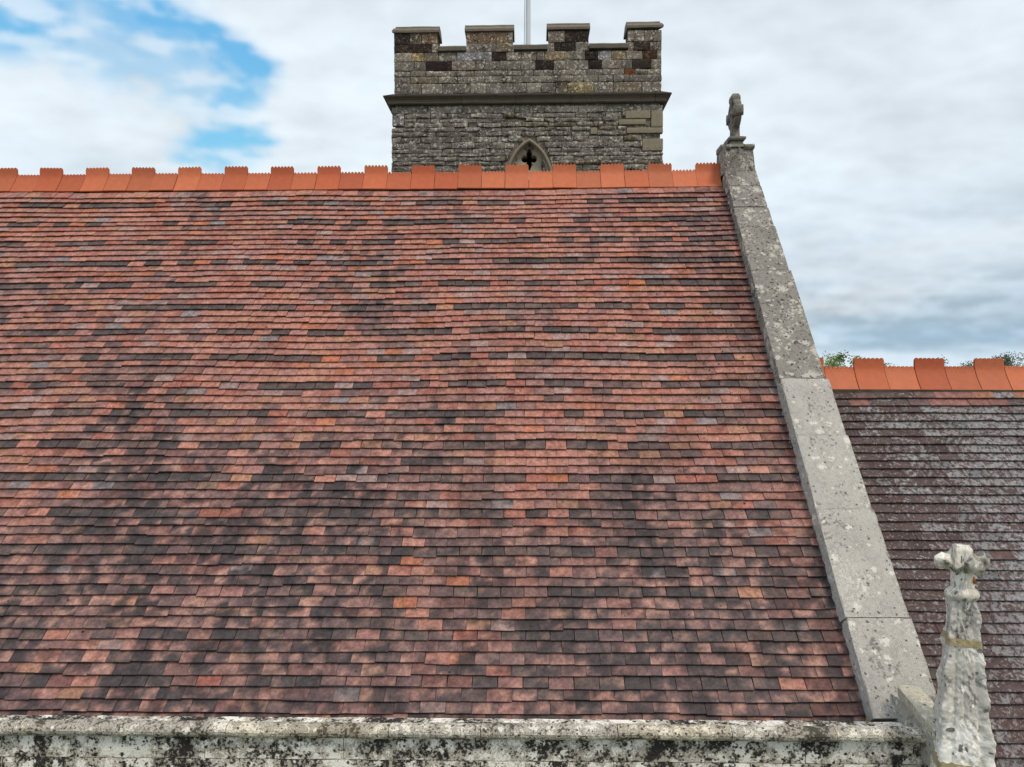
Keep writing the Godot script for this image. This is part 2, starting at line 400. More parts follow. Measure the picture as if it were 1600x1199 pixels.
func nave_tiles(roof: Node3D) -> void:
	var rest := Buf.new()
	var count := 0
	stains = [[1.55, 2.95, 0.14, 0.55, 0.0, 0.75], [1.30, 2.1, 0.16, 0.30, 0.1, 0.7], [0.95, 2.0, 0.32, 0.35, 0.0, 0.75], [-0.45, 1.55, 0.22, 0.55, -0.06, 0.7], [0.35, 1.5, 0.4, 0.25, 0.0, 0.55],
		[0.9, 1.2, 0.5, 0.25, 0.1, 0.5], [-2.3, 3.1, 0.14, 0.4, -0.1, 0.5], [-0.5, 2.9, 0.12, 0.6, 0.0, 0.35], [1.95, 3.8, 0.1, 0.9, 0.0, 0.5], [1.2, 4.3, 0.12, 0.5, 0.1, 0.4], [-3.1, 1.6, 0.2, 0.3, 0.0, 0.55], [-2.2, 1.35, 0.5, 0.22, 0.0, 0.45], [0.1, 0.75, 0.7, 0.2, 0.0, 0.4], [1.0, 3.55, 0.1, 0.5, 0.05, 0.45]]
	for k in range(-3, 69):
		var dark_row := posmod(k, 4) == 2
		var s := 0.007 + k * GAUGE
		var off := 0.5 * TILE_W * posmod(k, 2) + rng.randf_range(-0.012, 0.012)
		var x := XG + 0.02 + TILE_W - off
		var slip := 0.0
		while x > -9.0:
			var x1 := x
			var wd := TILE_W + rng.randf_range(-0.002, 0.002)
			var x0 := x - wd
			x = x0
			var gap := 0.0025 if not dark_row else 0.0055
			var cx := (x0 + x1) * 0.5
			# how sooty the roof is here
			var f := 0.12 + 0.68 * s01(2.75, 0.9, s + 0.9 * nb.get_noise_2d(cx * 0.45, s * 0.45)) + 0.5 * nb.get_noise_2d(cx * 0.9 + 40.0, s * 0.6)
			f += 0.22 * s01(1.2, 2.1, cx) * s01(1.0, 3.0, s)
			f = clampf(f, 0.0, 1.0)
			var r := rng.randf()
			var base: Color
			if dark_row:
				base = pick(rng.randf(), DARK) if r < 0.56 + f * 0.12 else pick(rng.randf(), LIGHT if rng.randf() > f else MIDDLE)
			elif r < f * 0.24 - 0.07:
				base = pick(rng.randf(), DARK)
			elif r < f * 1.3 - 0.08:
				base = pick(rng.randf(), MIDDLE)
			else:
				base = pick(rng.randf(), LIGHT)
			var near := lin(200, 144, 130).lerp(lin(134, 110, 109), f)
			base = base.lerp(near, 0.1 if dark_row else 0.25) * rng.randf_range(0.92, 1.16)
			if cx > 1.75 and rng.randf() < 0.5: base = base.lerp(lin(110, 72, 66), 0.5)
			if rng.randf() < 0.28: slip = rng.randf_range(-0.007, 0.007)
			var opt := {"slip": slip + rng.randf_range(-0.0015, 0.0015) + 0.012 * nc.get_noise_2d(cx * 1.3, k * 7.0), "turn": rng.randf_range(-0.018, 0.018), "lift": absf(rng.randfn(0.0, 0.0016)), "roll": rng.randf_range(-0.012, 0.012),
				"thick": 1.0 + rng.randf_range(-0.08, 0.15) + (0.15 if dark_row else 0.0), "camber": rng.randf_range(0.0, 0.0022), "bow": rng.randf_range(-0.0008, 0.0012), "uv": Vector2(rng.randf(), rng.randf()), "col": base, "f": f, "own": Vector2(rng.randf() * 500.0, rng.randf() * 500.0), "amp": clampf((f * 1.3 + 0.12) * rng.randf_range(0.45, 1.5), 0, 1.15)}
			if rng.randf() < 0.012:
				opt.slip -= rng.randf_range(0.006, 0.014)
				opt.turn += rng.randf_range(-0.03, 0.03)
			if dark_row: opt.amp *= 0.5
			x1 = minf(x1, XG + 0.012)
			if x1 - x0 < 0.02: continue
			# the three hundred that show largest are parts of their own
			var depth := 4.76 + s * cos(TH)
			if k >= 0 and count < 300 and cx > -0.72 * depth - 0.15:
				var b := Buf.new()
				lay_tile(b, P0, s, x0 + gap, x1, opt)
				part("tile", b, M.clay, roof)
				count += 1
			else:
				lay_tile(rest, P0, s, x0 + gap, x1, opt)
	growths(roof)
	var o := part("upper_tiles", rest, M.clay, roof, "upper courses of mottled red and charcoal clay tiles")
	o.set_meta("kind", "stuff")

func lump(b: Buf, o: Vector3, r: float, flat: float) -> void:
	var rows := []
	for v in 5:
		var row := []
		for e in 8:
			var la := PI * 0.5 * v / 4.0
			var an := TAU * (e % 7) / 7.0
			var k := r * (0.8 + 0.5 * na.get_noise_3d(o.x * 900.0 + cos(an) * 30.0, o.y * 900.0 + la * 30.0, sin(an) * 30.0))
			row.append(o + (Vector3.RIGHT * cos(an) + SU * sin(an)) * sin(la) * k + NU * (cos(la) * k * flat - 0.003))
		rows.append(row)
	b.grid(rows, true)
func growths(roof: Node3D) -> void:
	# dark moss cushions on the tiles and pale crumbs of mortar and lichen where they meet the coping
	var b := Buf.new()
	for k in 150:
		var x := XG - absf(rng.randfn(0.0, 0.5)) - 0.03 if k < 90 else rng.randf_range(-5.0, 2.0)
		var row := rng.randi_range(0, 66)
		var d := rng.randf_range(0.012, 0.07)
		b.col = lin(58, 50, 44) * rng.randf_range(0.7, 1.2)
		lump(b, P0 + Vector3(x, 0, 0) + SU * (0.007 + row * GAUGE + d) + NU * (0.03 - d * 0.24), rng.randf_range(0.004, 0.010), 0.7)
	var o := part("moss", b, M.plain, roof, "small dark moss cushions on the tiles")
	o.set_meta("kind", "stuff")
	b = Buf.new()
	for k in 420:
		var row := rng.randi_range(0, 67)
		var d := rng.randf_range(0.002, 0.07)
		b.col = lin(186, 180, 168) * rng.randf_range(0.55, 1.1)
		lump(b, P0 + Vector3(XG + 0.004 - absf(rng.randfn(0.0, 0.016)), 0, 0) + SU * (0.007 + row * GAUGE + d) + NU * (0.03 - d * 0.24), rng.randf_range(0.002, 0.0065), 0.6)
	o = part("mortar_crumbs", b, M.plain, roof, "pale crumbs of mortar and lichen along the coping")
	o.set_meta("kind", "stuff")

func chancel_tiles(roof: Node3D, x_from: float, x_to: float) -> void:
	var rest := [Buf.new(), Buf.new(), Buf.new(), Buf.new()]
	var list := []
	for k in range(-12, 33):
		var s := 0.03 + k * GAUGE
		var x := x_from - 0.5 * TILE_W * posmod(k, 2) + rng.randf_range(-0.012, 0.012)
		var slip := 0.0
		while x < x_to:
			var x0 := maxf(x, x_from - 0.01)
			var x1 := x + TILE_W - 0.0025
			x += TILE_W + rng.randf_range(-0.002, 0.002)
			if x1 - x0 < 0.03: continue
			var cx := (x0 + x1) * 0.5
			var lv := 0.35 + 0.55 * s01(0.0, 1.2, cx - x_from) + 0.5 * nb.get_noise_2d(cx * 0.8, s * 0.8 + 30.0) - 0.12 * s01(1.0, -0.4, s) - 0.1 + rng.randf_range(-0.42, 0.42)
			if k > 30: lv -= 0.6
			var kind := 0 if lv < 0.4 else (1 if lv < 0.72 else 2)
			var base := Color(1, 1, 1) * rng.randf_range(0.68, 1.25)
			base.r *= rng.randf_range(0.98, 1.12)
			if k >= 31 and rng.randf() < 0.6 or rng.randf() < 0.006: base = pick(rng.randf(), [[0.45, 168, 118, 108], [0.2, 188, 130, 104], [0.35, 126, 100, 97]]) * rng.randf_range(0.8, 1.05); kind = 3
			if rng.randf() < 0.2: slip = rng.randf_range(-0.004, 0.004)
			var opt := {"slip": slip + 0.006 * nc.get_noise_2d(cx * 1.3, k * 9.0 + 100.0), "turn": rng.randf_range(-0.012, 0.012), "lift": absf(rng.randfn(0.0, 0.001)), "roll": rng.randf_range(-0.012, 0.012), "thick": 1.1, "camber": rng.randf_range(0.0, 0.002), "bow": rng.randf_range(-0.0008, 0.0012),
				"uv": Vector2(rng.randf(), rng.randf()), "col": base, "f": 0.0, "own": Vector2(rng.randf() * 500.0, 0), "amp": 0.0, "plain": true}
			var depth := 4.885 + s * cos(TH)
			var y := -2.15 + s * sin(TH)
			var in_view := cx < 0.70 * depth - 0.02 and -y < 0.535 * depth and (cx - 2.43) / depth > -0.6
			list.append([k, s, x0, x1, kind, opt, in_view])
	var count := 0
	for e in list:
		if e[6] and count < 320:
			var b := Buf.new()
			lay_tile(b, Q0, e[1], e[2], e[3], e[5])
			part("tile", b, M.clay if e[4] == 3 else M["old_clay_%d" % e[4]], roof)
			count += 1
		else:
			lay_tile(rest[e[4]], Q0, e[1], e[2], e[3], e[5])
	for q in 4:
		if rest[q].v.is_empty(): continue
		var o := part("outer_tiles", rest[q], M.clay if q == 3 else M["old_clay_%d" % q], roof)
		o.set_meta("kind", "stuff")

func ridge_tile(b: Buf, apex: Vector3, x0: float, x1: float, tall: bool, tint: Color, lean: float) -> void:
	# two wings that sweep up into a crest with a scalloped edge
	var prof := [Vector2(0.135, -0.155), Vector2(0.104, -0.112), Vector2(0.076, -0.070), Vector2(0.052, -0.032), Vector2(0.034, 0.002), Vector2(0.021, 0.03), Vector2(0.014, 0.058)]
	if tall: prof.append_array([Vector2(0.0125, 0.095), Vector2(0.012, 0.132)])
	var n := 56
	b.col = tint
	for side in [1.0, -1.0]:
		var pts := []
		var uvs := []
		for j in prof.size():
			var row := []
			var ur := []
			for q in n + 1:
				var u := float(q) / n
				var y: float = prof[j].y
				if j == prof.size() - 1:
					var ph := fposmod(u * 7.0, 1.0)
					y += 0.025 * (pow(sin(ph * PI), 0.7) - 0.62)
				row.append(apex + Vector3(lerpf(x0, x1, u), y + lean * (u - 0.5), prof[j].x * side))
				ur.append(Vector2(apex.x + lerpf(x0, x1, u) + side, y * 1.0) * 3.0)
			pts.append(row); uvs.append(ur)
		b.grid(pts, false, uvs, [], side)
		# lower edge
		var lo0: Vector3 = pts[0][0]
		var lo1: Vector3 = pts[0][n]
		var dn := Vector3(0, -0.009, -0.010 * side)
		b.quad(lo0, lo1, lo1 + dn, lo0 + dn, Vector2.ZERO, Vector2.RIGHT, Vector2.ONE, Vector2.DOWN, Vector3(0, -1, 0))
		# ends
		for q in [0, n]:
			for j in prof.size() - 1:
				var a: Vector3 = pts[j][q]
				var c2: Vector3 = pts[j + 1][q]
				var inn := Vector3(0, -0.008, -0.012 * side)
				if j >= 4:
					b.quad(a, c2, Vector3(c2.x, c2.y, apex.z), Vector3(a.x, a.y, apex.z), Vector2.ZERO, Vector2.RIGHT, Vector2.ONE, Vector2.DOWN, Vector3(-1 if q == 0 else 1, 0, 0))
				else:
					b.quad(a, c2, c2 + inn, a + inn, Vector2.ZERO, Vector2.RIGHT, Vector2.ONE, Vector2.DOWN, Vector3(-1 if q == 0 else 1, 0, 0))
		# top edge back to the middle
		for q in n:
			var a2: Vector3 = pts[prof.size() - 1][q]
			var b2: Vector3 = pts[prof.size() - 1][q + 1]
			b.quad(a2, b2, Vector3(b2.x, b2.y, apex.z), Vector3(a2.x, a2.y, apex.z), Vector2.ZERO, Vector2.RIGHT, Vector2.ONE, Vector2.DOWN, Vector3.UP)

func ridge(roof: Node3D, apex: Vector3, x_from: float, x_to: float, first_tall: bool, slope: float) -> void:
	# laid from x_from towards x_to (either way)
	var step := 0.2635
	var x := x_from
	var dir := signf(x_to - x_from)
	var tall := first_tall
	while (x_to - x) * dir > 0.02:
		var l := step + rng.randf_range(-0.004, 0.004)
		var a := minf(x, x + dir * l)
		var c := maxf(x, x + dir * l)
		x += dir * l
		var b := Buf.new()
		var v := rng.randf_range(0.84, 1.08)
		var t := lin(212, 108, 70).lerp(lin(224, 126, 86), rng.randf()) * v
		var gap := rng.randf_range(0.0012, 0.0035)
		ridge_tile(b, apex + Vector3(0, slope * (a - x_from) + rng.randf_range(-0.004, 0.004), rng.randf_range(-0.003, 0.003)), a + gap, c - gap, tall, t, rng.randf_range(-0.005, 0.005) + slope * l)
		part("ridge_tile", b, M.ridge, roof)
		tall = not tall

# ---------------------------------------------------------------- stone blocks
# a block with worn edges: the face a-b-c-d (corner, along u, along v) with depth along -n; faces get a rough grid
func block(b: Buf, o: Vector3, eu: Vector3, ev: Vector3, en: Vector3, w: float, h: float, dep: float, nx: int, ny: int, rough: float, worn: float, uv0: Vector2, uvk: Vector2, sd: float, sides := true, nf := 9.0) -> void:
	var pts := []
	var uvs := []
	for j in ny + 1:
		var row := []
		var ur := []
		for q in nx + 1:
			var u := float(q) / nx * w
			var v := float(j) / ny * h
			var p := o + eu * u + ev * v
			var r := rough * na.get_noise_3d(p.x * nf * 22.0 + sd, p.y * nf * (34.0 if rough < 0.026 else 90.0), p.z * nf * 22.0 + sd)
			var e := 0.0
			if q == 0 or q == nx: e += 1.0
			if j == 0 or j == ny: e += 1.0
			if e > 0.0: r = r * 0.6 - worn * (1.0 if e < 1.5 else 1.7) * (0.7 + 0.5 * absf(nb.get_noise_2d(p.x * 9.0 + p.z * 7.0, p.y * 9.0 + sd)))
			var jx := rough * 0.8 * nb.get_noise_3d(p.y * nf * 5.0, sd, p.x * nf * 3.0 + p.z * nf * 3.0) if e > 0.0 else 0.0
			p += en * r + (eu * (jx if q == 0 or q == nx else 0.0)) + (ev * (jx if j == 0 or j == ny else 0.0))
			row.append(p)
			ur.append(Vector2(uv0.x + u * uvk.x, uv0.y + v * uvk.y))
		pts.append(row); uvs.append(ur)
	b.grid(pts, false, uvs, [], 1.0 if eu.cross(ev).dot(en) > 0.0 else -1.0)
	if sides:
		for q in nx:
			for j in [0, ny]:
				var a: Vector3 = pts[j][q]
				var c: Vector3 = pts[j][q + 1]
				b.quad(a, c, c - en * dep, a - en * dep, uvs[j][q], uvs[j][q + 1], uvs[j][q + 1] + Vector2(0, dep * uvk.y), uvs[j][q] + Vector2(0, dep * uvk.y), -ev if j == 0 else ev)
		for j in ny:
			for q in [0, nx]:
				var a: Vector3 = pts[j][q]
				var c: Vector3 = pts[j + 1][q]
				b.quad(a, c, c - en * dep, a - en * dep, uvs[j][q], uvs[j + 1][q], uvs[j + 1][q] + Vector2(dep * uvk.x, 0), uvs[j][q] + Vector2(dep * uvk.x, 0), -eu if q == 0 else eu)

# a moulding: profile points (out, up) carried along x from x0 to x1, its ends mitred by m0, m1 (times "out")
func moulding(b: Buf, prof: Array, o: Vector3, x0: float, x1: float, m0: float, m1: float, seg: int, rough := 0.0, uvk := 1.0, cap := true, crust := -1) -> void:
	var pts := []
	var uvs := []
	var run := 0.0
	for j in prof.size():
		if j > 0: run += (prof[j] - prof[j - 1]).length()
		var row := []
		var ur := []
		for q in seg + 1:
			var u := float(q) / seg
			var xa: float = x0 - m0 * prof[j].x
			var xb: float = x1 + m1 * prof[j].x
			var p := o + Vector3(lerpf(xa, xb, u), prof[j].y, prof[j].x)
			if rough > 0.0:
				p += Vector3(0, 1, 1) * rough * na.get_noise_3d(p.x * 60.0, p.y * 90.0, p.z * 90.0)
			row.append(p)
			ur.append(Vector2(p.x, run) * uvk)
		pts.append(row); uvs.append(ur)
	# flat facets across the profile, so that arrises stay crisp
	var own := b.col
	for j in prof.size() - 1:
		b.col = lin(78, 75, 72) if crust >= 0 and j >= crust else own
		b.grid([pts[j], pts[j + 1]], false, [uvs[j], uvs[j + 1]], [], 1.0)
	b.col = own
	if cap:
		for q in [0, seg]:
			var mid := Vector3.ZERO
			for r in pts: mid += r[q]
			mid /= pts.size()
			for j in pts.size() - 1:
				b.quad(pts[j][q], pts[j + 1][q], mid, mid, uvs[j][q], uvs[j + 1][q], uvs[j][q], uvs[j][q], Vector3(-1 if q == 0 else 1, 0, 0))

# ---------------------------------------------------------------- the church
func build_nave() -> void:
	var t := thing("church_nave", "church nave under the large mottled red and charcoal clay tile roof", "building", Vector3(-3.4, 0, -8.25))
	# deck under the tiles, both slopes
	var b := Buf.new()
	b.col = lin(52, 44, 42)
	var ap := P0 + SU * S_APEX
	var foot := P0 - SU * 0.3
	var back := Vector3(0, foot.y, 2.0 * ap.z - foot.z)
	for d in [0.0]:
		b.quad(foot + Vector3(-9.2, 0, 0) - NU * 0.02, foot + Vector3(XG + 0.05, 0, 0) - NU * 0.02, ap + Vector3(XG + 0.05, -0.03, 0), ap + Vector3(-9.2, -0.03, 0))
		b.quad(back + Vector3(-9.2, 0, 0), back + Vector3(XG + 0.05, 0, 0), ap + Vector3(XG + 0.05, -0.03, 0), ap + Vector3(-9.2, -0.03, 0))
	var roof := part("roof", b, M.plain, t, "steep roof of hand made clay tiles with dark banded courses")
	nave_tiles(roof)
	ridge(roof, ap, XG - 0.005, -9.0, true, -0.001)
	# walls below
	b = Buf.new(); b.col = lin(150, 145, 132)
	b.box(Vector3(-9.1, 0, back.z + 0.1), Vector3(XG + COPE_W - 0.02, foot.y - 0.05, -4.75))
	part("wall", b, M.tower, t)
	# gable wall that carries the coping
	b = Buf.new(); b.col = lin(150, 145, 132)
	for q in 2:
		var xx := XG + 0.06 if q == 0 else XG + COPE_W - 0.03
		b.quad(Vector3(xx, foot.y - 0.05, foot.z), Vector3(xx, foot.y - 0.05, back.z), Vector3(xx, ap.y + 0.02, ap.z), Vector3(xx, ap.y + 0.02, ap.z), Vector2.ZERO, Vector2.RIGHT, Vector2.ONE, Vector2.ONE, Vector3(-1 if q == 0 else 1, 0, 0))
	part("gable_wall", b, M.tower, t)

func cope_w(s: float) -> float: return lerpf(0.445, 0.335, s / 5.6)
func build_gable_coping() -> void:
	var t := thing("gable_coping", "sloping pale stone coping along the gable edge of the large roof", "coping", P0 + Vector3(XG + 0.19, -0.2, 0))
	# joints measured up the slope
	var js := [-0.04, 0.60, 1.42, 2.08, 2.66, 3.98, 4.62, 4.92, 5.27, 5.53]
	var hh := 0.155
	var gaps := [0.004, 0.003, 0.001, 0.001, 0.005, 0.0015, 0.0015, 0.004, 0.002, 0.002]
	for q in js.size() - 1:
		var b := Buf.new()
		var a: float = js[q] + gaps[q]
		var e: float = js[q + 1] - gaps[q + 1]
		var pale := q < 4
		b.col = Color(1, 1, 1) * [0.92, 0.94, 0.93, 0.92, 1.06, 1.0, 1.3, 1.06, 1.0][q]
		var dy: float = [0.0, 0.0, 0.001, 0.001, -0.006, -0.004, -0.005, 0.0, 0.001][q]
		var wig: float = [0.004, 0.0, 0.0, 0.0, -0.004, -0.003, -0.003, 0.0, 0.0][q]
		var o := P0 + SU * a + NU * (hh + dy) + Vector3(XG + wig, 0, 0)
		var uv := Vector2(rng.randf(), rng.randf())
		var n := maxi(3, int((e - a) / 0.06))
		var cw: float = cope_w((a + e) * 0.5) - wig
		block(b, o, Vector3.RIGHT, SU, NU, cw, e - a, 0.20, 8, n, 0.006, 0.006, uv, Vector2(0.6, 0.6), 13.0 * q, false)
		# sides: the near one rough and ragged where it meets the tiles
		block(b, o + Vector3(0.0, 0, 0) - NU * 0.20 + Vector3(0.002, 0, 0), NU, SU, Vector3.LEFT, 0.196, e - a, 0.2, 6, n, 0.012, 0.004, uv + Vector2(0.5, 0.1), Vector2(0.6, 0.6), 7.0 * q, false)
		block(b, o + Vector3(cw - 0.002, 0, 0) - NU * 0.20, NU, SU, Vector3.RIGHT, 0.196, e - a, 0.2, 3, n, 0.005, 0.004, uv + Vector2(0.5, 0.1), Vector2(0.6, 0.6), 7.0 * q, false)
		var lo := P0 + SU * a + NU * (hh - 0.195) + Vector3(XG + 0.004, 0, 0)
		for v in [[a, -1.0], [e, 1.0]]:
			var z: Vector3 = P0 + SU * v[0] + NU * (hh + dy - 0.007) + Vector3(XG + 0.006, 0, 0)
			b.quad(z, z + Vector3(cw - 0.012, 0, 0), z + Vector3(cw - 0.012, 0, 0) - NU * 0.19, z - NU * 0.19, uv, uv + Vector2(0.2, 0), uv + Vector2(0.2, 0.1), uv + Vector2(0, 0.1), SU * v[1])
		part("coping_stone", b, M.cope_pale if pale else M.cope_dark, t)
	# mortar in the joints
	var b2 := Buf.new(); b2.col = lin(96, 92, 84)
	var z0: Vector3 = P0 + SU * js[0] + NU * (hh - 0.014) + Vector3(XG + 0.012, 0, 0)
	var z1: Vector3 = P0 + SU * js[js.size() - 1] + NU * (hh - 0.014) + Vector3(XG + 0.012, 0, 0)
	var wx := Vector3(0.31, 0, 0)
	b2.quad(z0, z0 + Vector3(0.42, 0, 0), z1 + wx, z1)
	b2.quad(z0, z1, z1 - NU * 0.15, z0 - NU * 0.15)
	b2.quad(z0 + wx, z1 + wx, z1 + wx - NU * 0.15, z0 + wx - NU * 0.15)
	part("mortar", b2, M.plain, t)
	# north slope of the coping, seen only from elsewhere
	var b3 := Buf.new(); b3.col = Color(0.95, 0.95, 0.95)
	var ap := P0 + SU * S_APEX
	var sb := Vector3(0, SU.y, -SU.z)
	var nbk := Vector3(0, NU.y, -NU.z)
	var top := ap + nbk * hh + Vector3(XG, 0, 0) - sb * 0.1
	b3.quad(top, top + Vector3(COPE_W, 0, 0), top + Vector3(COPE_W, 0, 0) - sb * 5.4, top - sb * 5.4, Vector2.ZERO, Vector2(0.22, 0), Vector2(0.22, 3.2), Vector2(0, 3.2))
	b3.quad(top, top - sb * 5.4, top - sb * 5.4 - nbk * 0.2, top - nbk * 0.2, Vector2.ZERO, Vector2(3.2, 0), Vector2(3.2, 0.12), Vector2(0, 0.12))
	b3.quad(top + Vector3(COPE_W, 0, 0), top - sb * 5.4 + Vector3(COPE_W, 0, 0), top - sb * 5.4 - nbk * 0.2 + Vector3(COPE_W, 0, 0), top - nbk * 0.2 + Vector3(COPE_W, 0, 0), Vector2.ZERO, Vector2(3.2, 0), Vector2(3.2, 0.12), Vector2(0, 0.12))
	part("far_slope", b3, M.cope_dark, t)
	# saddle stone on the apex: tapering block, gablet on its face, rolled top bars
	var b4 := Buf.new(); b4.col = Color(0.92, 0.92, 0.92)
	var zf := ap.z + 0.15
	var zb := ap.z - 0.15
	var xa := XG - 0.004
	var xb := XG + 0.338
	var yb := ap.y - 0.03
	var yt := ap.y + 0.285
	var ring0 := [Vector3(xa, yb, zf + 0.05), Vector3(xb, yb, zf + 0.05), Vector3(xb, yb, zb - 0.05), Vector3(xa, yb, zb - 0.05), Vector3(xa, yb, zf + 0.05)]
	var ring1 := [Vector3(xa, yt, zf - 0.06), Vector3(xb, yt, zf - 0.06), Vector3(xb, yt, zb + 0.06), Vector3(xa, yt, zb + 0.06), Vector3(xa, yt, zf - 0.06)]
	for q in 4:
		block(b4, ring0[q], (ring0[q + 1] - ring0[q]).normalized(), (ring1[q] - ring0[q]).normalized(), (ring0[q + 1] - ring0[q]).cross(ring1[q] - ring0[q]).normalized(), (ring0[q + 1] - ring0[q]).length(), (ring1[q] - ring0[q]).length(), 0.05, 8, 6, 0.005, 0.003, Vector2(0.2 * q, 0.3), Vector2(0.8, 0.8), 3.0 * q, false)
	b4.quad(ring1[0], ring1[1], ring1[2], ring1[3], Vector2.ZERO, Vector2(0.3, 0), Vector2(0.3, 0.3), Vector2(0, 0.3), Vector3.UP)
	var sad := part("saddle_stone", b4, M.cope_dark, t, "moulded apex block with a small carved gablet")
	# gablet: a raised triangle and its two hollows
	var b5 := Buf.new(); b5.col = Color(0.9, 0.9, 0.9)
	var nface := Vector3(0, 0.095, 0.285).normalized()
	var mid := (xa + xb) * 0.5
	var up := (ring1[0] - ring0[0]).normalized() as Vector3
	up.x = 0
	var base := Vector3(mid, yb, zf + 0.05)
	var f0 := base + up * 0.0 + Vector3(-0.15, 0, 0) + nface * 0.008
	var f1 := base + up * 0.0 + Vector3(0.15, 0, 0) + nface * 0.008
	var f2 := base + up * 0.29 + nface * 0.075
	b5.quad(f0, f1, f2, f2, Vector2(0.1, 0.1), Vector2(0.3, 0.1), Vector2(0.2, 0.3), Vector2(0.2, 0.3), nface)
	for e in [[f0, f1], [f1, f2], [f2, f0]]:
		b5.quad(e[0], e[1], e[1] - nface * 0.1, e[0] - nface * 0.1, Vector2.ZERO, Vector2(0.2, 0), Vector2(0.2, 0.03), Vector2(0, 0.03))
	part("gablet", b5, M.cope_dark, sad)
	for sgn in [-1.0, 1.0]:
		var b6 := Buf.new(); b6.col = Color(0.98, 0.98, 0.96)
		var x0: float = mid + sgn * 0.075
		var x1: float = mid + sgn * 0.18
		var pr := []
		for q in 9:
			var an := lerpf(-PI * 0.5, PI * 0.5, q / 8.0)
			pr.append(Vector2(0.032 * cos(an), 0.028 * sin(an)))
		moulding(b6, pr, Vector3(0, yt + 0.0, zf - 0.045), minf(x0, x1), maxf(x0, x1), 0, 0, 4, 0.002)
		b6.box(Vector3(minf(x0, x1), yt - 0.028, zb + 0.045), Vector3(maxf(x0, x1), yt + 0.0275, zf - 0.046))
		part("roll_moulding", b6, M.cope_dark, sad)
	# kneeler stone that runs forward to the pinnacle, and the mortar at the foot
	var b7 := Buf.new(); b7.col = Color(1.04, 0.98, 0.86)
	var kx := 2.275
	var k0 := Vector3(kx, H - 1.865, -4.60)
	var k1 := Vector3(kx, H - 1.945, -4.18)
	var kd := (k1 - k0).normalized()
	block(b7, k0, Vector3.RIGHT, kd, Vector3(0, -kd.z, kd.y).normalized() * -1.0 if Vector3(0, -kd.z, kd.y).y < 0.0 else Vector3(0, -kd.z, kd.y).normalized(), 0.135, (k1 - k0).length(), 0.1, 4, 8, 0.005, 0.008, Vector2(0.1, 0.7), Vector2(0.6, 0.6), 55.0, false)
	block(b7, k0 + Vector3(0.004, -0.07, 0), Vector3.UP, kd, Vector3.LEFT, 0.066, (k1 - k0).length(), 0.1, 2, 8, 0.004, 0.004, Vector2(0.3, 0.2), Vector2(0.6, 0.6), 58.0, false)
	part("kneeler_stone", b7, M.cope_pale, t, "small buff stone slanting from the coping foot to the pinnacle")
	var b8 := Buf.new(); b8.col = Color(0.85, 0.85, 0.82)
	b8.box(Vector3(kx + 0.015, H - 2.2, -4.70), Vector3(kx + 0.15, H - 1.962, -4.2), 0.7)
	part("kneeler_base", b8, M.cope_pale, t)
	var b9 := Buf.new(); b9.col = lin(190, 174, 126)
	var mo := P0 + SU * 0.05 + NU * 0.01 + Vector3(XG + 0.035, 0, 0)
	b9.quad(mo + Vector3(-0.05, 0, 0) - SU * 0.10 + NU * 0.06, mo + Vector3(0.07, 0, 0) - SU * 0.10 + NU * 0.06, mo + NU * 0.05 + SU * 0.025, mo + NU * 0.05 + SU * 0.02)
	b9.quad(mo + Vector3(-0.05, 0, 0) - SU * 0.10 + NU * 0.06, mo + NU * 0.05 + SU * 0.02, mo - NU * 0.05, mo - SU * 0.1 - NU * 0.06 + Vector3(-0.05, 0, 0))
	part("mortar_fillet", b9, M.trim, t)

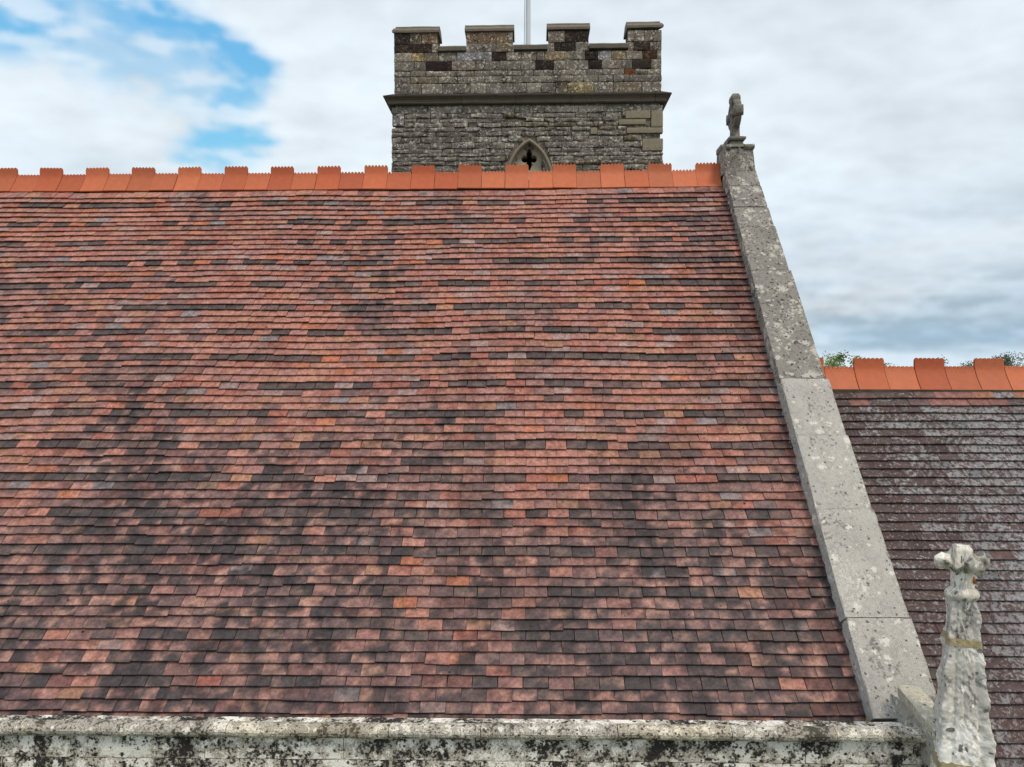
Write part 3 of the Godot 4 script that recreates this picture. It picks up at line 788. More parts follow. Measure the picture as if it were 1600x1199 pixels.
func build_cross() -> void:
	var ap := P0 + SU * S_APEX
	var c := Vector3(XG + 0.167, ap.y + 0.285, ap.z)
	var t := thing("gable_cross", "weathered grey stone ring cross on the apex of the gable", "cross", c)
	var g := Color(0.86, 0.85, 0.82)
	# moulded foot
	var b := Buf.new(); b.col = g
	for lv in [[0.115, 0.0, 0.085, 0.045], [0.085, 0.045, 0.08, 0.075], [0.10, 0.075, 0.115, 0.092], [0.115, 0.092, 0.112, 0.112], [0.112, 0.112, 0.055, 0.135]]:
		var pts := []
		for v in 2:
			var row := []
			for q in 5:
				var an := PI * 0.25 + q * PI * 0.5
				var r: float = (lv[0] if v == 0 else lv[2]) * 1.38
				row.append(c + Vector3(cos(an) * r * 0.85, lv[1] if v == 0 else lv[3], sin(an) * r))
			pts.append(row)
		for q in 4:
			b.quad(pts[0][q], pts[0][q + 1], pts[1][q + 1], pts[1][q], Vector2(0.1, 0.1), Vector2(0.2, 0.1), Vector2(0.2, 0.2), Vector2(0.1, 0.2), pts[0][q] + pts[0][q + 1] - c * 2.0)
	part("foot", b, M.cope_dark, t)
	# the cross stands in the gable's plane (y, z); centre of the ring 0.36 up
	var cc := c + Vector3(0, 0.385, 0)
	var arm := func(dir: Vector3, l0: float, l1: float, w0: float, w1: float, th: float, called: String, knob: bool):
		var q := Buf.new(); q.col = g
		var sidew := dir.cross(Vector3.RIGHT).normalized()
		var pts := []
		for v in 7:
			var f := v / 6.0
			var l := lerpf(l0, l1, f)
			var w := lerpf(w0, w1, f * f)
			if knob: w *= [1.0, 1.0, 1.0, 1.1, 1.22, 1.15, 0.72][v]
			var hx: float = th * ([1.0, 1.0, 1.0, 1.12, 1.22, 1.15, 0.75][v] if knob else 1.0)
			var o := cc + dir * l
			var row := []
			for e in 9:
				var an := PI * 0.25 + e * PI * 0.25
				var kx := clampf(cos(an) * 1.3, -1, 1)
				var ky := clampf(sin(an) * 1.3, -1, 1)
				var p := o + Vector3.RIGHT * hx * kx + sidew * w * ky
				p += (p - o).normalized() * 0.006 * na.get_noise_3d(p.x * 120.0, p.y * 120.0, p.z * 120.0)
				row.append(p)
			pts.append(row)
		q.grid(pts, true, [], [], 1.0)
		for e in 8: q.quad(pts[6][e], pts[6][e + 1], cc + dir * (l1 + 0.012), cc + dir * (l1 + 0.012), Vector2.ZERO, Vector2.RIGHT, Vector2.ONE, Vector2.ONE, dir)
		for e in 8: q.quad(pts[0][e], pts[0][e + 1], cc + dir * l0, cc + dir * l0, Vector2.ZERO, Vector2.RIGHT, Vector2.ONE, Vector2.ONE, -dir)
		part(called, q, M.cope_dark, t)
	arm.call(Vector3.DOWN, 0.03, 0.262, 0.04, 0.055, 0.048, "shaft", false)
	arm.call(Vector3.UP, 0.03, 0.225, 0.035, 0.062, 0.046, "arm", true)
	arm.call(Vector3.BACK, 0.03, 0.20, 0.035, 0.062, 0.046, "arm", true)
	arm.call(Vector3.FORWARD, 0.03, 0.20, 0.035, 0.062, 0.046, "arm", true)
	# boss and ring
	b = Buf.new(); b.col = g
	var rows := []
	for v in 9:
		var row := []
		for e in 17:
			var la := PI * v / 8.0
			var lo := TAU * e / 16.0
			row.append(cc + Vector3(cos(la) * 0.062, sin(la) * cos(lo) * 0.058, sin(la) * sin(lo) * 0.058))
		rows.append(row)
	b.grid(rows, true, [], [], -1.0)
	part("boss", b, M.cope_dark, t)
	for quad_i in 4:
		b = Buf.new(); b.col = g
		rows = []
		for v in 11:
			var an := PI * 0.5 * quad_i + 0.22 + (PI * 0.5 - 0.44) * v / 10.0
			var ctr := cc + Vector3(0, sin(an), cos(an)) * 0.142
			var row := []
			for e in 9:
				var a2 := PI * 0.25 + e * PI * 0.25
				row.append(ctr + Vector3(0, sin(an), cos(an)) * 0.026 * clampf(sin(a2) * 1.3, -1, 1) + Vector3.RIGHT * 0.036 * clampf(cos(a2) * 1.3, -1, 1))
			rows.append(row)
		b.grid(rows, true, [], [], -1.0)
		part("ring_segment", b, M.cope_dark, t)

func build_parapet() -> void:
	var t := thing("eaves_parapet", "lichen blotched stone parapet with a rolled coping along the eaves", "wall", Vector3(-3.2, 0, -4.4))
	var zf := -4.335
	# coping stones with a roll on the front arris
	var prof := []
	# a shallow hollow below, a flattened nose, and a ledge that tips forward above it
	prof = [Vector2(-0.01, -0.046), Vector2(0.016, -0.043), Vector2(0.036, -0.033), Vector2(0.048, -0.016), Vector2(0.052, 0.002), Vector2(0.047, 0.016), Vector2(0.034, 0.027), Vector2(0.008, 0.037)]
	prof.append(Vector2(-0.02, 0.036)); prof.append(Vector2(-0.28, -0.125)); prof.append(Vector2(-0.28, -0.16))
	var joints := [-9.0, -7.2, -6.1, -5.0, -4.15, -3.05, -1.78, -0.82, -0.28, 0.52, 1.18, 1.78, 2.36]
	for q in joints.size() - 1:
		var b := Buf.new()
		b.col = Color(1, 1, 1) * [0.95, 1.0, 0.93, 1.0, 0.96, 1.0, 0.93, 1.08, 0.94, 1.0, 0.93, 1.0][q]
		if q % 3 == 0: b.col = b.col * Color(1.0, 0.97, 0.9)
		var dy := rng.randf_range(-0.004, 0.004)
		moulding(b, prof, Vector3(0, H - 2.047 + dy, zf), joints[q] + 0.002, joints[q + 1] - 0.002, 0, 0, maxi(6, int((joints[q + 1] - joints[q]) / 0.03)), 0.010, 0.16)
		for k in b.t.size(): b.t[k] = Vector2(b.t[k].x, b.t[k].y * 8.0)
		part("coping_stone", b, M.roll, t)
	# courses of the wall face
	var yb := H - 2.092
	var rows := [[0.139, [-9.0, -7.0, -6.2, -5.1, -4.3, -3.45, -2.72, -1.93, -1.1, -0.62, 0.28, 1.05, 1.62, 2.33]], [0.30, [-9.0, -7.4, -6.6, -5.5, -4.7, -3.7, -2.9, -2.2, -1.4, -0.5, 0.5, 1.3, 2.33]], [0.30, [-9.0, -7.0, -6.2, -5.1, -4.3, -3.3, -2.6, -1.8, -1.0, -0.2, 0.6, 1.4, 2.33]]]
	for r in rows:
		var hgt: float = r[0]
		for q in r[1].size() - 1:
			var x0: float = r[1][q]
			var x1: float = r[1][q + 1]
			var b := Buf.new()
			b.col = Color(1, 1, 1) * rng.randf_range(0.93, 1.04)
			if x0 > 0.9: b.col = b.col * 0.92
			block(b, Vector3(x0 + 0.0015, yb - hgt + 0.003, zf - 0.005), Vector3.RIGHT, Vector3.UP, Vector3.BACK, x1 - x0 - 0.003, hgt - 0.005, 0.25, maxi(4, int((x1 - x0) / 0.05)), maxi(3, int(hgt / 0.045)), 0.006, 0.004, Vector2((x0 + 9.0) * 0.16, yb * 1.28), Vector2(0.16, 1.28), 5.0 * q, true, 4.0)
			part("stone", b, M.parapet, t)
		yb -= hgt
	var b := Buf.new(); b.col = lin(80, 78, 70)
	b.box(Vector3(-9.0, 0, zf - 0.26), Vector3(2.2, yb + 0.7, zf - 0.02))
	part("core", b, M.tower, t)

func loft(b: Buf, c: Vector3, ys: Array, rad: Callable, seg := 48, uvk := 1.0) -> void:
	var pts := []
	var uvs := []
	for y in ys:
		var row := []
		var ur := []
		for e in seg + 1:
			var an := TAU * (e % seg) / seg
			var r: float = rad.call(an, y)
			row.append(c + Vector3(cos(an) * r, y, sin(an) * r))
			ur.append(Vector2(float(e) / seg * 0.9, -y) * uvk)
		pts.append(row); uvs.append(ur)
	b.grid(pts, true, uvs, [], -1.0)
	var top := c + Vector3(0, ys[ys.size() - 1], 0)
	for e in seg: b.quad(pts[ys.size() - 1][e], pts[ys.size() - 1][e + 1], top, top, uvs[0][e], uvs[0][e + 1], uvs[0][e], uvs[0][e], Vector3.UP)

func build_pinnacle() -> void:
	var c := Vector3(2.40, 0, -4.12)
	var t := thing("pinnacle", "weathered white stone pinnacle with crockets and a leafy finial", "pinnacle", c)
	var ez := func(a: float, bb: float, n: int) -> Array:
		var o := []
		for q in n + 1: o.append(lerpf(a, bb, float(q) / n))
		return o
	var half := func(y: float) -> float:       # half width, y over the eye
		return lerpf(0.152, 0.064, clampf((y + 2.13) / 0.93, 0, 1))
	# a square shaft turned a little, its arrises beaded and set with worn crockets
	var rad := func(an: float, y: float) -> float:
		var yy: float = y - H
		var w: float = half.call(yy) * 0.93
		var a4 := fposmod(an + 0.42, PI * 0.5) - PI * 0.25
		var r: float = minf(w / maxf(cos(a4), 0.6), w * 1.37)
		var edge := absf(a4) - PI * 0.25
		r -= w * 0.10 * exp(-pow((edge + 0.27) / 0.07, 2.0))
		var q := int(floor((an + 0.42) / (PI * 0.5) + 0.5))
		var ph := fposmod(yy * 4.6 + 0.37 * q, 1.0)
		var rib := exp(-pow(edge / 0.17, 2.0))
		r += rib * 0.025 * pow(maxf(0.0, sin(ph * PI)), 4.0) * (0.65 + 0.9 * nb.get_noise_2d(q * 9.0, floor(yy * 4.6 + 0.37 * q) * 5.0))
		var n1 := (absf(na.get_noise_3d(cos(an) * 55.0, yy * 330.0, sin(an) * 55.0)) * 2.0 - 0.6)
		var n2 := nb.get_noise_3d(cos(an) * 3.0, yy * 9.0, sin(an) * 3.0)
		return r + 0.0055 * n1 + 0.008 * n2 - 0.016 * s01(0.25, 0.6, n2)
	for sec in [[-2.06, -1.435, 46, 1.0], [-1.40, -1.185, 26, 0.97]]:
		var b := Buf.new(); b.col = Color(1, 1, 1) * sec[3]
		loft(b, c, ez.call(H + sec[0], H + sec[1], sec[2] * 2), rad, 128)
		part("shaft", b, M.pinnacle, t)
	for band in [[-1.437, -1.398], [-2.13, -2.055]]:
		var b := Buf.new(); b.col = lin(204, 192, 158)
		loft(b, c, ez.call(H + band[0], H + band[1], 4), func(an, y): return rad.call(an, y) + 0.003, 48)
		part("mortar_band", b, M.trim, t, "yellowish mortar joint")
	# base below
	var b := Buf.new(); b.col = Color(0.97, 0.96, 0.92)
	loft(b, c, ez.call(0.0, H - 2.9, 2), func(_an, _y): return 0.235, 8)
	loft(b, c, ez.call(H - 2.9, H - 2.12, 24), func(an, y): return (rad.call(an, y) + 0.012 + 0.018 * s01(-2.14, -2.4, y - H)), 60)
	part("base", b, M.pinnacle, t)
	# collar, neck
	b = Buf.new(); b.col = Color(0.97, 0.95, 0.9)
	loft(b, c, [H - 1.19, H - 1.178, H - 1.165, H - 1.15, H - 1.14, H - 1.13], func(an, y): return [0.075, 0.083, 0.086, 0.08, 0.068, 0.056][clampi(int((y - H + 1.19) / 0.0119), 0, 5)] + 0.006 * na.get_noise_2d(an * 20.0, y * 100.0), 40)
	part("collar", b, M.pinnacle, t)
	b = Buf.new(); b.col = Color(0.93, 0.93, 0.9)
	loft(b, c, ez.call(H - 1.14, H - 1.02, 8), func(an, y): return 0.048 + 0.012 * absf(sin(an * 2.0)) + 0.005 * na.get_noise_3d(cos(an) * 30.0, y * 70.0, sin(an) * 30.0), 40)
	part("neck", b, M.pinnacle, t)
	# lichen on the neck
	b = Buf.new(); b.col = lin(190, 120, 30)
	var lc := c + Vector3(0.036, H - 1.085, 0.046)
	var rows := []
	for v in 5:
		var row := []
		for e in 13:
			var an := TAU * (e % 12) / 12.0
			var r := 0.019 * (1.0 - v / 4.5) * (0.8 + 0.35 * nb.get_noise_2d(e % 12 * 40.0, 3.0))
			row.append(lc + Vector3(cos(an) * r * 0.65, sin(an) * r * 1.5, 0.004 * v - cos(an) * r * 0.55))
		rows.append(row)
	b.grid(rows, true, [], [], 1.0)
	part("lichen", b, M.trim, t, "orange lichen patch")
	# four leaves that spring from the neck, bulge outwards and curl under; buds between them
	for q in 8:
		var an := q * PI * 0.25 + 0.05
		var big := q % 2 == 0
		b = Buf.new(); b.col = Color(0.95, 0.95, 0.92) * rng.randf_range(0.95, 1.04)
		var dir := Vector3(cos(an), 0, sin(an))
		var sd := dir.cross(Vector3.UP)
		var spine := [Vector2(0.02, -0.060), Vector2(0.045, -0.045), Vector2(0.068, -0.015), Vector2(0.086, 0.012), Vector2(0.106, 0.020), Vector2(0.121, 0.008), Vector2(0.124, -0.012), Vector2(0.114, -0.026), Vector2(0.105, -0.024)]
		var wide := [0.018, 0.024, 0.031, 0.038, 0.040, 0.034, 0.027, 0.018, 0.006]
		var thick := [0.014, 0.016, 0.017, 0.018, 0.018, 0.017, 0.015, 0.012, 0.005]
		if not big:
			spine = [Vector2(0.02, -0.055), Vector2(0.042, -0.045), Vector2(0.058, -0.028), Vector2(0.070, -0.014), Vector2(0.080, -0.016), Vector2(0.084, -0.028), Vector2(0.076, -0.042), Vector2(0.066, -0.045), Vector2(0.06, -0.042)]
			wide = [0.014, 0.019, 0.025, 0.029, 0.028, 0.025, 0.019, 0.012, 0.004]
		var o := c + Vector3(0, H - 0.985, 0)
		rows = []
		for v in spine.size():
			var row := []
			var tg: Vector2 = (spine[mini(v + 1, 8)] - spine[maxi(v - 1, 0)]).normalized()
			var nn := Vector2(-tg.y, tg.x)
			for e in 17:
				var lo := TAU * (e % 16) / 16.0
				var lobe := 1.0 + 0.16 * cos(lo * 4.0) + 0.16 * sin(v * 1.9 + q)
				var dx: float = sin(lo) * wide[v] * (1.0 + 0.14 * sin(v * 2.4)) * (0.9 + 0.15 * cos(lo * 6.0))
				var dn: float = cos(lo) * thick[v] * lobe - 0.35 * absf(dx) + 0.010 * exp(-pow(dx / 0.008, 2.0)) * (1.0 if cos(lo) > 0.0 else 0.0)
				var pp: Vector2 = spine[v] + nn * dn
				var p := o + dir * pp.x + Vector3.UP * pp.y + sd * dx
				p += Vector3(1, 1, 1) * 0.0035 * na.get_noise_3d(p.x * 500.0, p.y * 500.0, p.z * 500.0)
				row.append(p)
			rows.append(row)
		b.grid(rows, true, [], [], -1.0)
		for k in b.t.size(): b.t[k] = b.t[k] * 0.22 + Vector2(0.1 * q, 0.2)
		part("leaf", b, M.pinnacle, t)
	b = Buf.new(); b.col = Color(0.98, 0.96, 0.9)
	var cap := func(an: float, y: float) -> float:
		var f: float = (y - (H - 1.03)) / 0.135
		var a4 := fposmod(an + 0.5, PI * 0.5) - PI * 0.25
		return (0.043 / maxf(cos(a4), 0.72)) * (1.0 if f < 0.85 else 1.0 - (f - 0.85) * 2.2) + 0.006 * na.get_noise_3d(cos(an) * 25.0, y * 60.0, sin(an) * 25.0) - 0.008 * exp(-pow(a4 / 0.2, 2.0)) * s01(0.9, 0.5, f)
	loft(b, c, ez.call(H - 1.03, H - 0.898, 14), cap, 48)
	part("cap", b, M.pinnacle, t, "blunt square cap of the finial")

func build_chancel() -> void:
	var x_from := XG + COPE_W - 0.01
	var x_to := 7.0
	var t := thing("church_chancel", "lower church roof of purple brown tiles crusted with grey lichen", "building", Vector3(4.8, 0, -6.7))
	var ap := Q0 + SU * Q_APEX
	var foot := Q0 - SU * 1.05
	var back := Vector3(0, foot.y, 2.0 * ap.z - foot.z)
	var b := Buf.new(); b.col = lin(50, 42, 42)
	b.quad(foot + Vector3(x_from, 0, 0) - NU * 0.02, foot + Vector3(x_to, 0, 0) - NU * 0.02, ap + Vector3(x_to, -0.03, 0), ap + Vector3(x_from, -0.03, 0))
	b.quad(back + Vector3(x_from, 0, 0), back + Vector3(x_to, 0, 0), ap + Vector3(x_to, -0.03, 0), ap + Vector3(x_from, -0.03, 0))
	var roof := part("roof", b, M.plain, t, "steep roof of old plain tiles under a bright new ridge")
	chancel_tiles(roof, x_from, x_to)
	ridge(roof, ap + NU * 0.012, x_from - 0.14, x_to, true, -0.005)
	# mortar bed under the ridge tiles
	b = Buf.new(); b.col = lin(124, 117, 108)
	var pts := []
	for v in 2:
		var row := []
		for q in 120:
			var x := x_from + (x_to - x_from) * q / 119.0
			row.append(ap + Vector3(x, 0, 0) - SU * (0.20 + (0.028 + 0.022 * nb.get_noise_1d(x * 14.0)) * v) + NU * (0.045 if v == 0 else 0.0) + Vector3(0, -0.006 * (x - x_from), 0))
		pts.append(row)
	b.grid(pts)
	part("mortar_bed", b, M.trim, roof)
	b = Buf.new(); b.col = lin(150, 145, 132)
	b.box(Vector3(x_from + 0.01, 0, back.z + 0.3), Vector3(x_to - 0.1, foot.y - 0.02, foot.z - 0.15))
	part("wall", b, M.tower, t)

# ---------------------------------------------------------------- tower
const TZ := -12.32
const TW := 2.262
const TX := 0.0
func tx(px: float) -> float: return (px - 825.0) * 0.01066 + TX      # places along the tower's face, read off in steps of about a centimetre
func ty(py: float) -> float: return H + (603.5 - py) * 0.01070

func build_tower() -> void:
	var t := thing("church_tower", "square battlemented church tower of grey rubble stone behind the ridge", "building", Vector3(TX, 0, TZ - TW))
	# a hollow core of mortar, set back behind the stones
	var b := Buf.new(); b.col = lin(190, 184, 172)
	var zi := TZ - 0.03
	var cx := tx(828.0)
	var top := ty(83.0)
	b.box(Vector3(TX - TW + 0.04, 0, zi - 0.6), Vector3(cx - 0.20, top, zi))
	b.box(Vector3(cx + 0.20, 0, zi - 0.6), Vector3(TX + TW - 0.04, top, zi))
	b.box(Vector3(cx - 0.20, ty(236.0), zi - 0.6), Vector3(cx + 0.20, top, zi))
	b.box(Vector3(cx - 0.20, 0, zi - 0.6), Vector3(cx + 0.20, ty(300.0), zi))
	b.box(Vector3(TX - TW, 0, TZ - TW * 2.0), Vector3(TX - TW + 0.6, top - 0.002, zi - 0.602))
	b.box(Vector3(TX + TW - 0.6, 0, TZ - TW * 2.0), Vector3(TX + TW, top - 0.002, zi - 0.602))
	b.box(Vector3(TX - TW + 0.602, 0, TZ - TW * 2.0), Vector3(TX + TW - 0.602, top - 0.002, TZ - TW * 2.0 + 0.6))
	b.box(Vector3(TX - TW + 0.602, ty(150.0), TZ - TW * 2.0 + 0.602), Vector3(TX + TW - 0.602, ty(140.0), zi - 0.602))
	var wall := part("wall", b, M.tower, t, "wall of coursed rubble with squared stones above the string course")
	# courses: top, bottom (as read along the face), wildness, shortest and longest stone
	var mer := [[615.0, 685.0], [729.0, 803.0], [858.0, 922.0], [983.0, 1036.0]]
	var all := [[615.0, 1035.5]]
	var courses := [
		[52.5, 70.0, mer, 0.005, 22.0, 46.0], [70.0, 84.0, mer, 0.006, 18.0, 36.0],
		[84.0, 98.0, all, 0.009, 16.0, 36.0], [98.0, 112.5, all, 0.009, 18.0, 40.0], [112.5, 121.5, all, 0.014, 14.0, 40.0], [121.5, 132.5, all, 0.014, 18.0, 46.0], [132.5, 149.0, all, 0.016, 16.0, 44.0]]
	var low := [[611.0, 1037.5]]
	var y := 169.5
	courses.append([y, y + 10.0, low, 0.012, 26.0, 60.0]); y += 10.0
	while y < 285.0:
		var hh := rng.randf_range(5.5, 11.0)
		courses.append([y, y + hh, low, 0.019, 14.0, 44.0])
		y += hh
	# stones that stand out, by where they are: x0, x1, y of the middle, colour
	var special := [[616, 640, 61, 78, 74, 70], [617, 675, 77, 72, 64, 60], [672, 706, 105, 60, 52, 50], [771, 792, 91, 66, 58, 54], [842, 867, 105, 62, 55, 52], [893, 922, 61, 70, 62, 58], [868, 901, 77, 66, 60, 56], [916, 936, 91, 66, 60, 56], [921, 942, 105, 60, 53, 50], [990, 1019, 105, 72, 64, 60], [1006, 1028, 91, 84, 64, 54], [992, 1017, 77, 78, 70, 64], [977, 994, 117, 140, 92, 62],
		[936, 957, 91, 176, 178, 182], [941, 966, 105, 172, 172, 174], [723, 770, 91, 164, 168, 172], [853, 888, 91, 158, 146, 124], [957, 980, 91, 150, 136, 116], [648, 663, 91, 160, 146, 112], [893, 930, 140, 168, 158, 128], [659, 684, 61, 150, 132, 114], [733, 795, 61, 148, 132, 114]]
	var quoins := [[979, 1018, 178.0, 190.5], [1019, 1037.5, 178.0, 204.0], [968, 1011, 191.5, 200.0], [981, 1037.5, 204.5, 213.5], [924, 935, 204.0, 214.5], [1005, 1037.5, 222.0, 241.0]]
	var white_q := [612.0, 631.0, 180.0, 198.5]
	for q in quoins + [white_q]:
		b = Buf.new()
		b.col = lin(172, 165, 150) * rng.randf_range(0.95, 1.05) if q != white_q else lin(225, 225, 230)
		tower_stone(b, q[0], q[1], q[2], q[3], 0.003, 0.012)
		part("stone", b, M.trim if q != white_q else M.tower, wall)
	for c in courses:
		var ym: float = (c[0] + c[1]) * 0.5
		for sp in c[2]:
			var x: float = sp[0]
			while x < sp[1] - 1.0:
				var w := rng.randf_range(c[4], c[5])
				if sp[1] - (x + w) < c[4] * 0.7: w = sp[1] - x
				var x1: float = x + w
				var col := Color()
				var hit := false
				for s in special:
					if absf(s[2] - ym) < 3.5:
						if absf(x - s[0]) < 1.0 or (x < s[0] and x1 > s[0] and s[0] - x < 9.0):
							x1 = s[1]; hit = true
							col = lin(minf(s[3] * 1.36, 255), minf(s[4] * 1.36, 255), minf(s[5] * 1.38, 255))
							break
						elif x < s[0] and x1 > s[0]:
							x1 = s[0]
							break
				if not hit:
					var warm := s01(140.0, 60.0, ym)
					col = lin(216, 212, 207).lerp(lin(220, 208, 198), warm * rng.randf()) * rng.randf_range(0.7, 1.15)
					if rng.randf() < 0.10: col = lin(200, 190, 172) * rng.randf_range(0.85, 1.0)
				# cut back where other stones or the window stand
				var pieces := [[x, x1]]
				for q in quoins + [white_q]:
					if minf(q[3], c[1]) - maxf(q[2], c[0]) > 2.0: pieces = cut(pieces, q[0] - 0.3, q[1] + 0.3)
				var hw := arch_half(c[1] - 1.0)
				if hw > 0.0: pieces = cut(pieces, 828.0 - hw, 828.0 + hw)
				for pc in pieces:
					if pc[1] - pc[0] < 2.5: continue
					b = Buf.new(); b.col = col
					tower_stone(b, pc[0], pc[1], c[0], c[1], c[3], rng.randf_range(-0.012, 0.022) if c[3] > 0.018 else rng.randf_range(-0.004, 0.008))
					part("stone", b, M.tower, wall)
				x = x1
	# string course: stones with mitred ends, returned along the sides
	var prof := [Vector2(-0.03, 0.21), Vector2(0.12, 0.085), Vector2(0.12, 0.06), Vector2(0.085, 0.035), Vector2(0.055, 0.0), Vector2(0.045, -0.04), Vector2(0.05, -0.075), Vector2(0.03, -0.095), Vector2(-0.02, -0.10)]
	for q in prof.size(): prof[q] = Vector2(prof[q].x, prof[q].y * 0.66)
	prof.reverse()
	var js := [tx(611.0), tx(722.0), tx(807.0), tx(893.0), tx(1024.0), tx(1038.0)]
	for q in 5:
		b = Buf.new(); b.col = lin(136, 131, 124) * rng.randf_range(0.9, 1.06)
		moulding(b, prof, Vector3(0, ty(160.0), TZ - 0.005), js[q] + (0.003 if q else 0.0), js[q + 1] - (0.003 if q < 4 else 0.0), 1.0 if q == 0 else 0.0, 1.0 if q == 4 else 0.0, 24, 0.006, 1.0, true, 6)
		part("string_course_stone", b, M.trim, t)
	for sgn in [-1.0, 1.0]:
		b = Buf.new(); b.col = lin(118, 110, 98)
		var xs: float = js[0] if sgn < 0.0 else js[5]
		for j in prof.size() - 1:
			var p: Vector2 = prof[j]
			var p2: Vector2 = prof[j + 1]
			var zz := TZ - 0.005
			var y0 := ty(160.0)
			b.quad(Vector3(xs + sgn * p.x, y0 + p.y, zz + p.x), Vector3(xs + sgn * p2.x, y0 + p2.y, zz + p2.x), Vector3(xs + sgn * p2.x, y0 + p2.y, TZ - TW * 2.0), Vector3(xs + sgn * p.x, y0 + p.y, TZ - TW * 2.0), Vector2.ZERO, Vector2.RIGHT, Vector2.ONE, Vector2.DOWN, Vector3(sgn, 0, 0))
		part("string_course_return", b, M.trim, t)
	# merlons: core and coping
	var cop := [Vector2(-0.36, 0.0), Vector2(0.0, -0.004), Vector2(0.032, 0.0), Vector2(0.036, 0.035), Vector2(0.0, 0.085), Vector2(-0.035, 0.09), Vector2(-0.03, 0.105), Vector2(-0.035, 0.128), Vector2(-0.06, 0.138), Vector2(-0.25, 0.138), Vector2(-0.41, 0.035), Vector2(-0.41, 0.0)]
	var k := 0
	for m in mer:
		var mn := Node3D.new(); mn.name = "merlon"
		t.add_child(mn, true)
		mn.position = -bases[t]
		b = Buf.new(); b.col = lin(112, 104, 92)
		b.box(Vector3(tx(m[0]) + 0.012, ty(83.5), TZ - 0.38), Vector3(tx(m[1]) - 0.012, ty(52.0) , TZ - 0.035))
		part("merlon_core", b, M.tower, mn)
		b = Buf.new(); b.col = lin(150, 144, 137) * rng.randf_range(0.92, 1.04)
		var e0 := 0.02 if k > 0 else 0.0
		var e1 := 0.02 if k < 3 else 0.0
		moulding(b, cop, Vector3(0, ty(53.0 - 0.009 * (m[0] - 615.0)), TZ - 0.004), tx(m[0]) - e0 + (0.0 if k else 0.0), tx(m[1]) + e1, 0.0 if k else 0.75, 0.0 if k < 3 else 0.75, 10, 0.004)
		part("coping_stone", b, M.trim, mn)
		k += 1
	# crenel sills
	for q in 3:
		b = Buf.new(); b.col = lin(146, 141, 134) * rng.randf_range(0.92, 1.04)
		moulding(b, [Vector2(-0.36, -0.085), Vector2(-0.01, -0.085), Vector2(0.035, -0.078), Vector2(0.045, -0.02), Vector2(0.03, 0.0), Vector2(-0.02, 0.012), Vector2(-0.34, 0.012), Vector2(-0.40, -0.02)], Vector3(0, ty(75.0 - 0.7 * q), TZ), tx(mer[q][1]) + 0.002, tx(mer[q + 1][0]) - 0.002, 0, 0, 8, 0.004)
		part("crenel_sill", b, M.trim, t)
	# parapets on the other sides with their merlons
	b = Buf.new(); b.col = lin(120, 112, 100)
	for q in 4:
		var f0 := TZ - 0.5 - q * 1.12
		for xs in [TX - TW + 0.002, TX + TW - 0.382]:
			b.box(Vector3(xs, ty(83.3), f0 - 0.62), Vector3(xs + 0.38, ty(44.0), f0))
		var g0 := TX - TW + 0.6 + q * 0.95
		b.box(Vector3(g0, ty(83.3), TZ - TW * 2.0), Vector3(g0 + 0.5, ty(44.0), TZ - TW * 2.0 + 0.38))
	part("rear_battlements", b, M.tower, t)
	build_window(t, cx)

func arch_half(py: float) -> float:       # half width of the window's hood at a height on the face
	if py < 222.0: return 0.0
	var f := clampf((py - 222.0) / 44.0, 0.0, 1.0)
	return 36.0 * sqrt(f * (2.0 - f)) * 0.92 + 1.0
func cut(pieces: Array, a: float, b: float) -> Array:
	var out := []
	for p in pieces:
		if b <= p[0] or a >= p[1]: out.append(p)
		else:
			if a > p[0]: out.append([p[0], a])
			if b < p[1]: out.append([b, p[1]])
	return out
func tower_stone(b: Buf, x0: float, x1: float, y0: float, y1: float, rough: float, proud: float) -> void:
	var w := (x1 - x0) * 0.01066
	var h := (y1 - y0) * 0.0107
	var g := 0.0035 + rough * 0.12
	block(b, Vector3(tx(x0) + g, ty(y1) + g, TZ + proud), Vector3.RIGHT, Vector3.UP, Vector3.BACK, w - g * 2.0, h - g * 2.0, 0.075 + proud, clampi(int(w / 0.06), 3, 9), clampi(int(h / 0.022), 2, 6), rough * 1.1 if rough < 0.018 else rough * 1.4, 0.004 + rough * 0.2, Vector2.ZERO, Vector2.ONE, x0 * 3.1 + y0, true, 2.2)

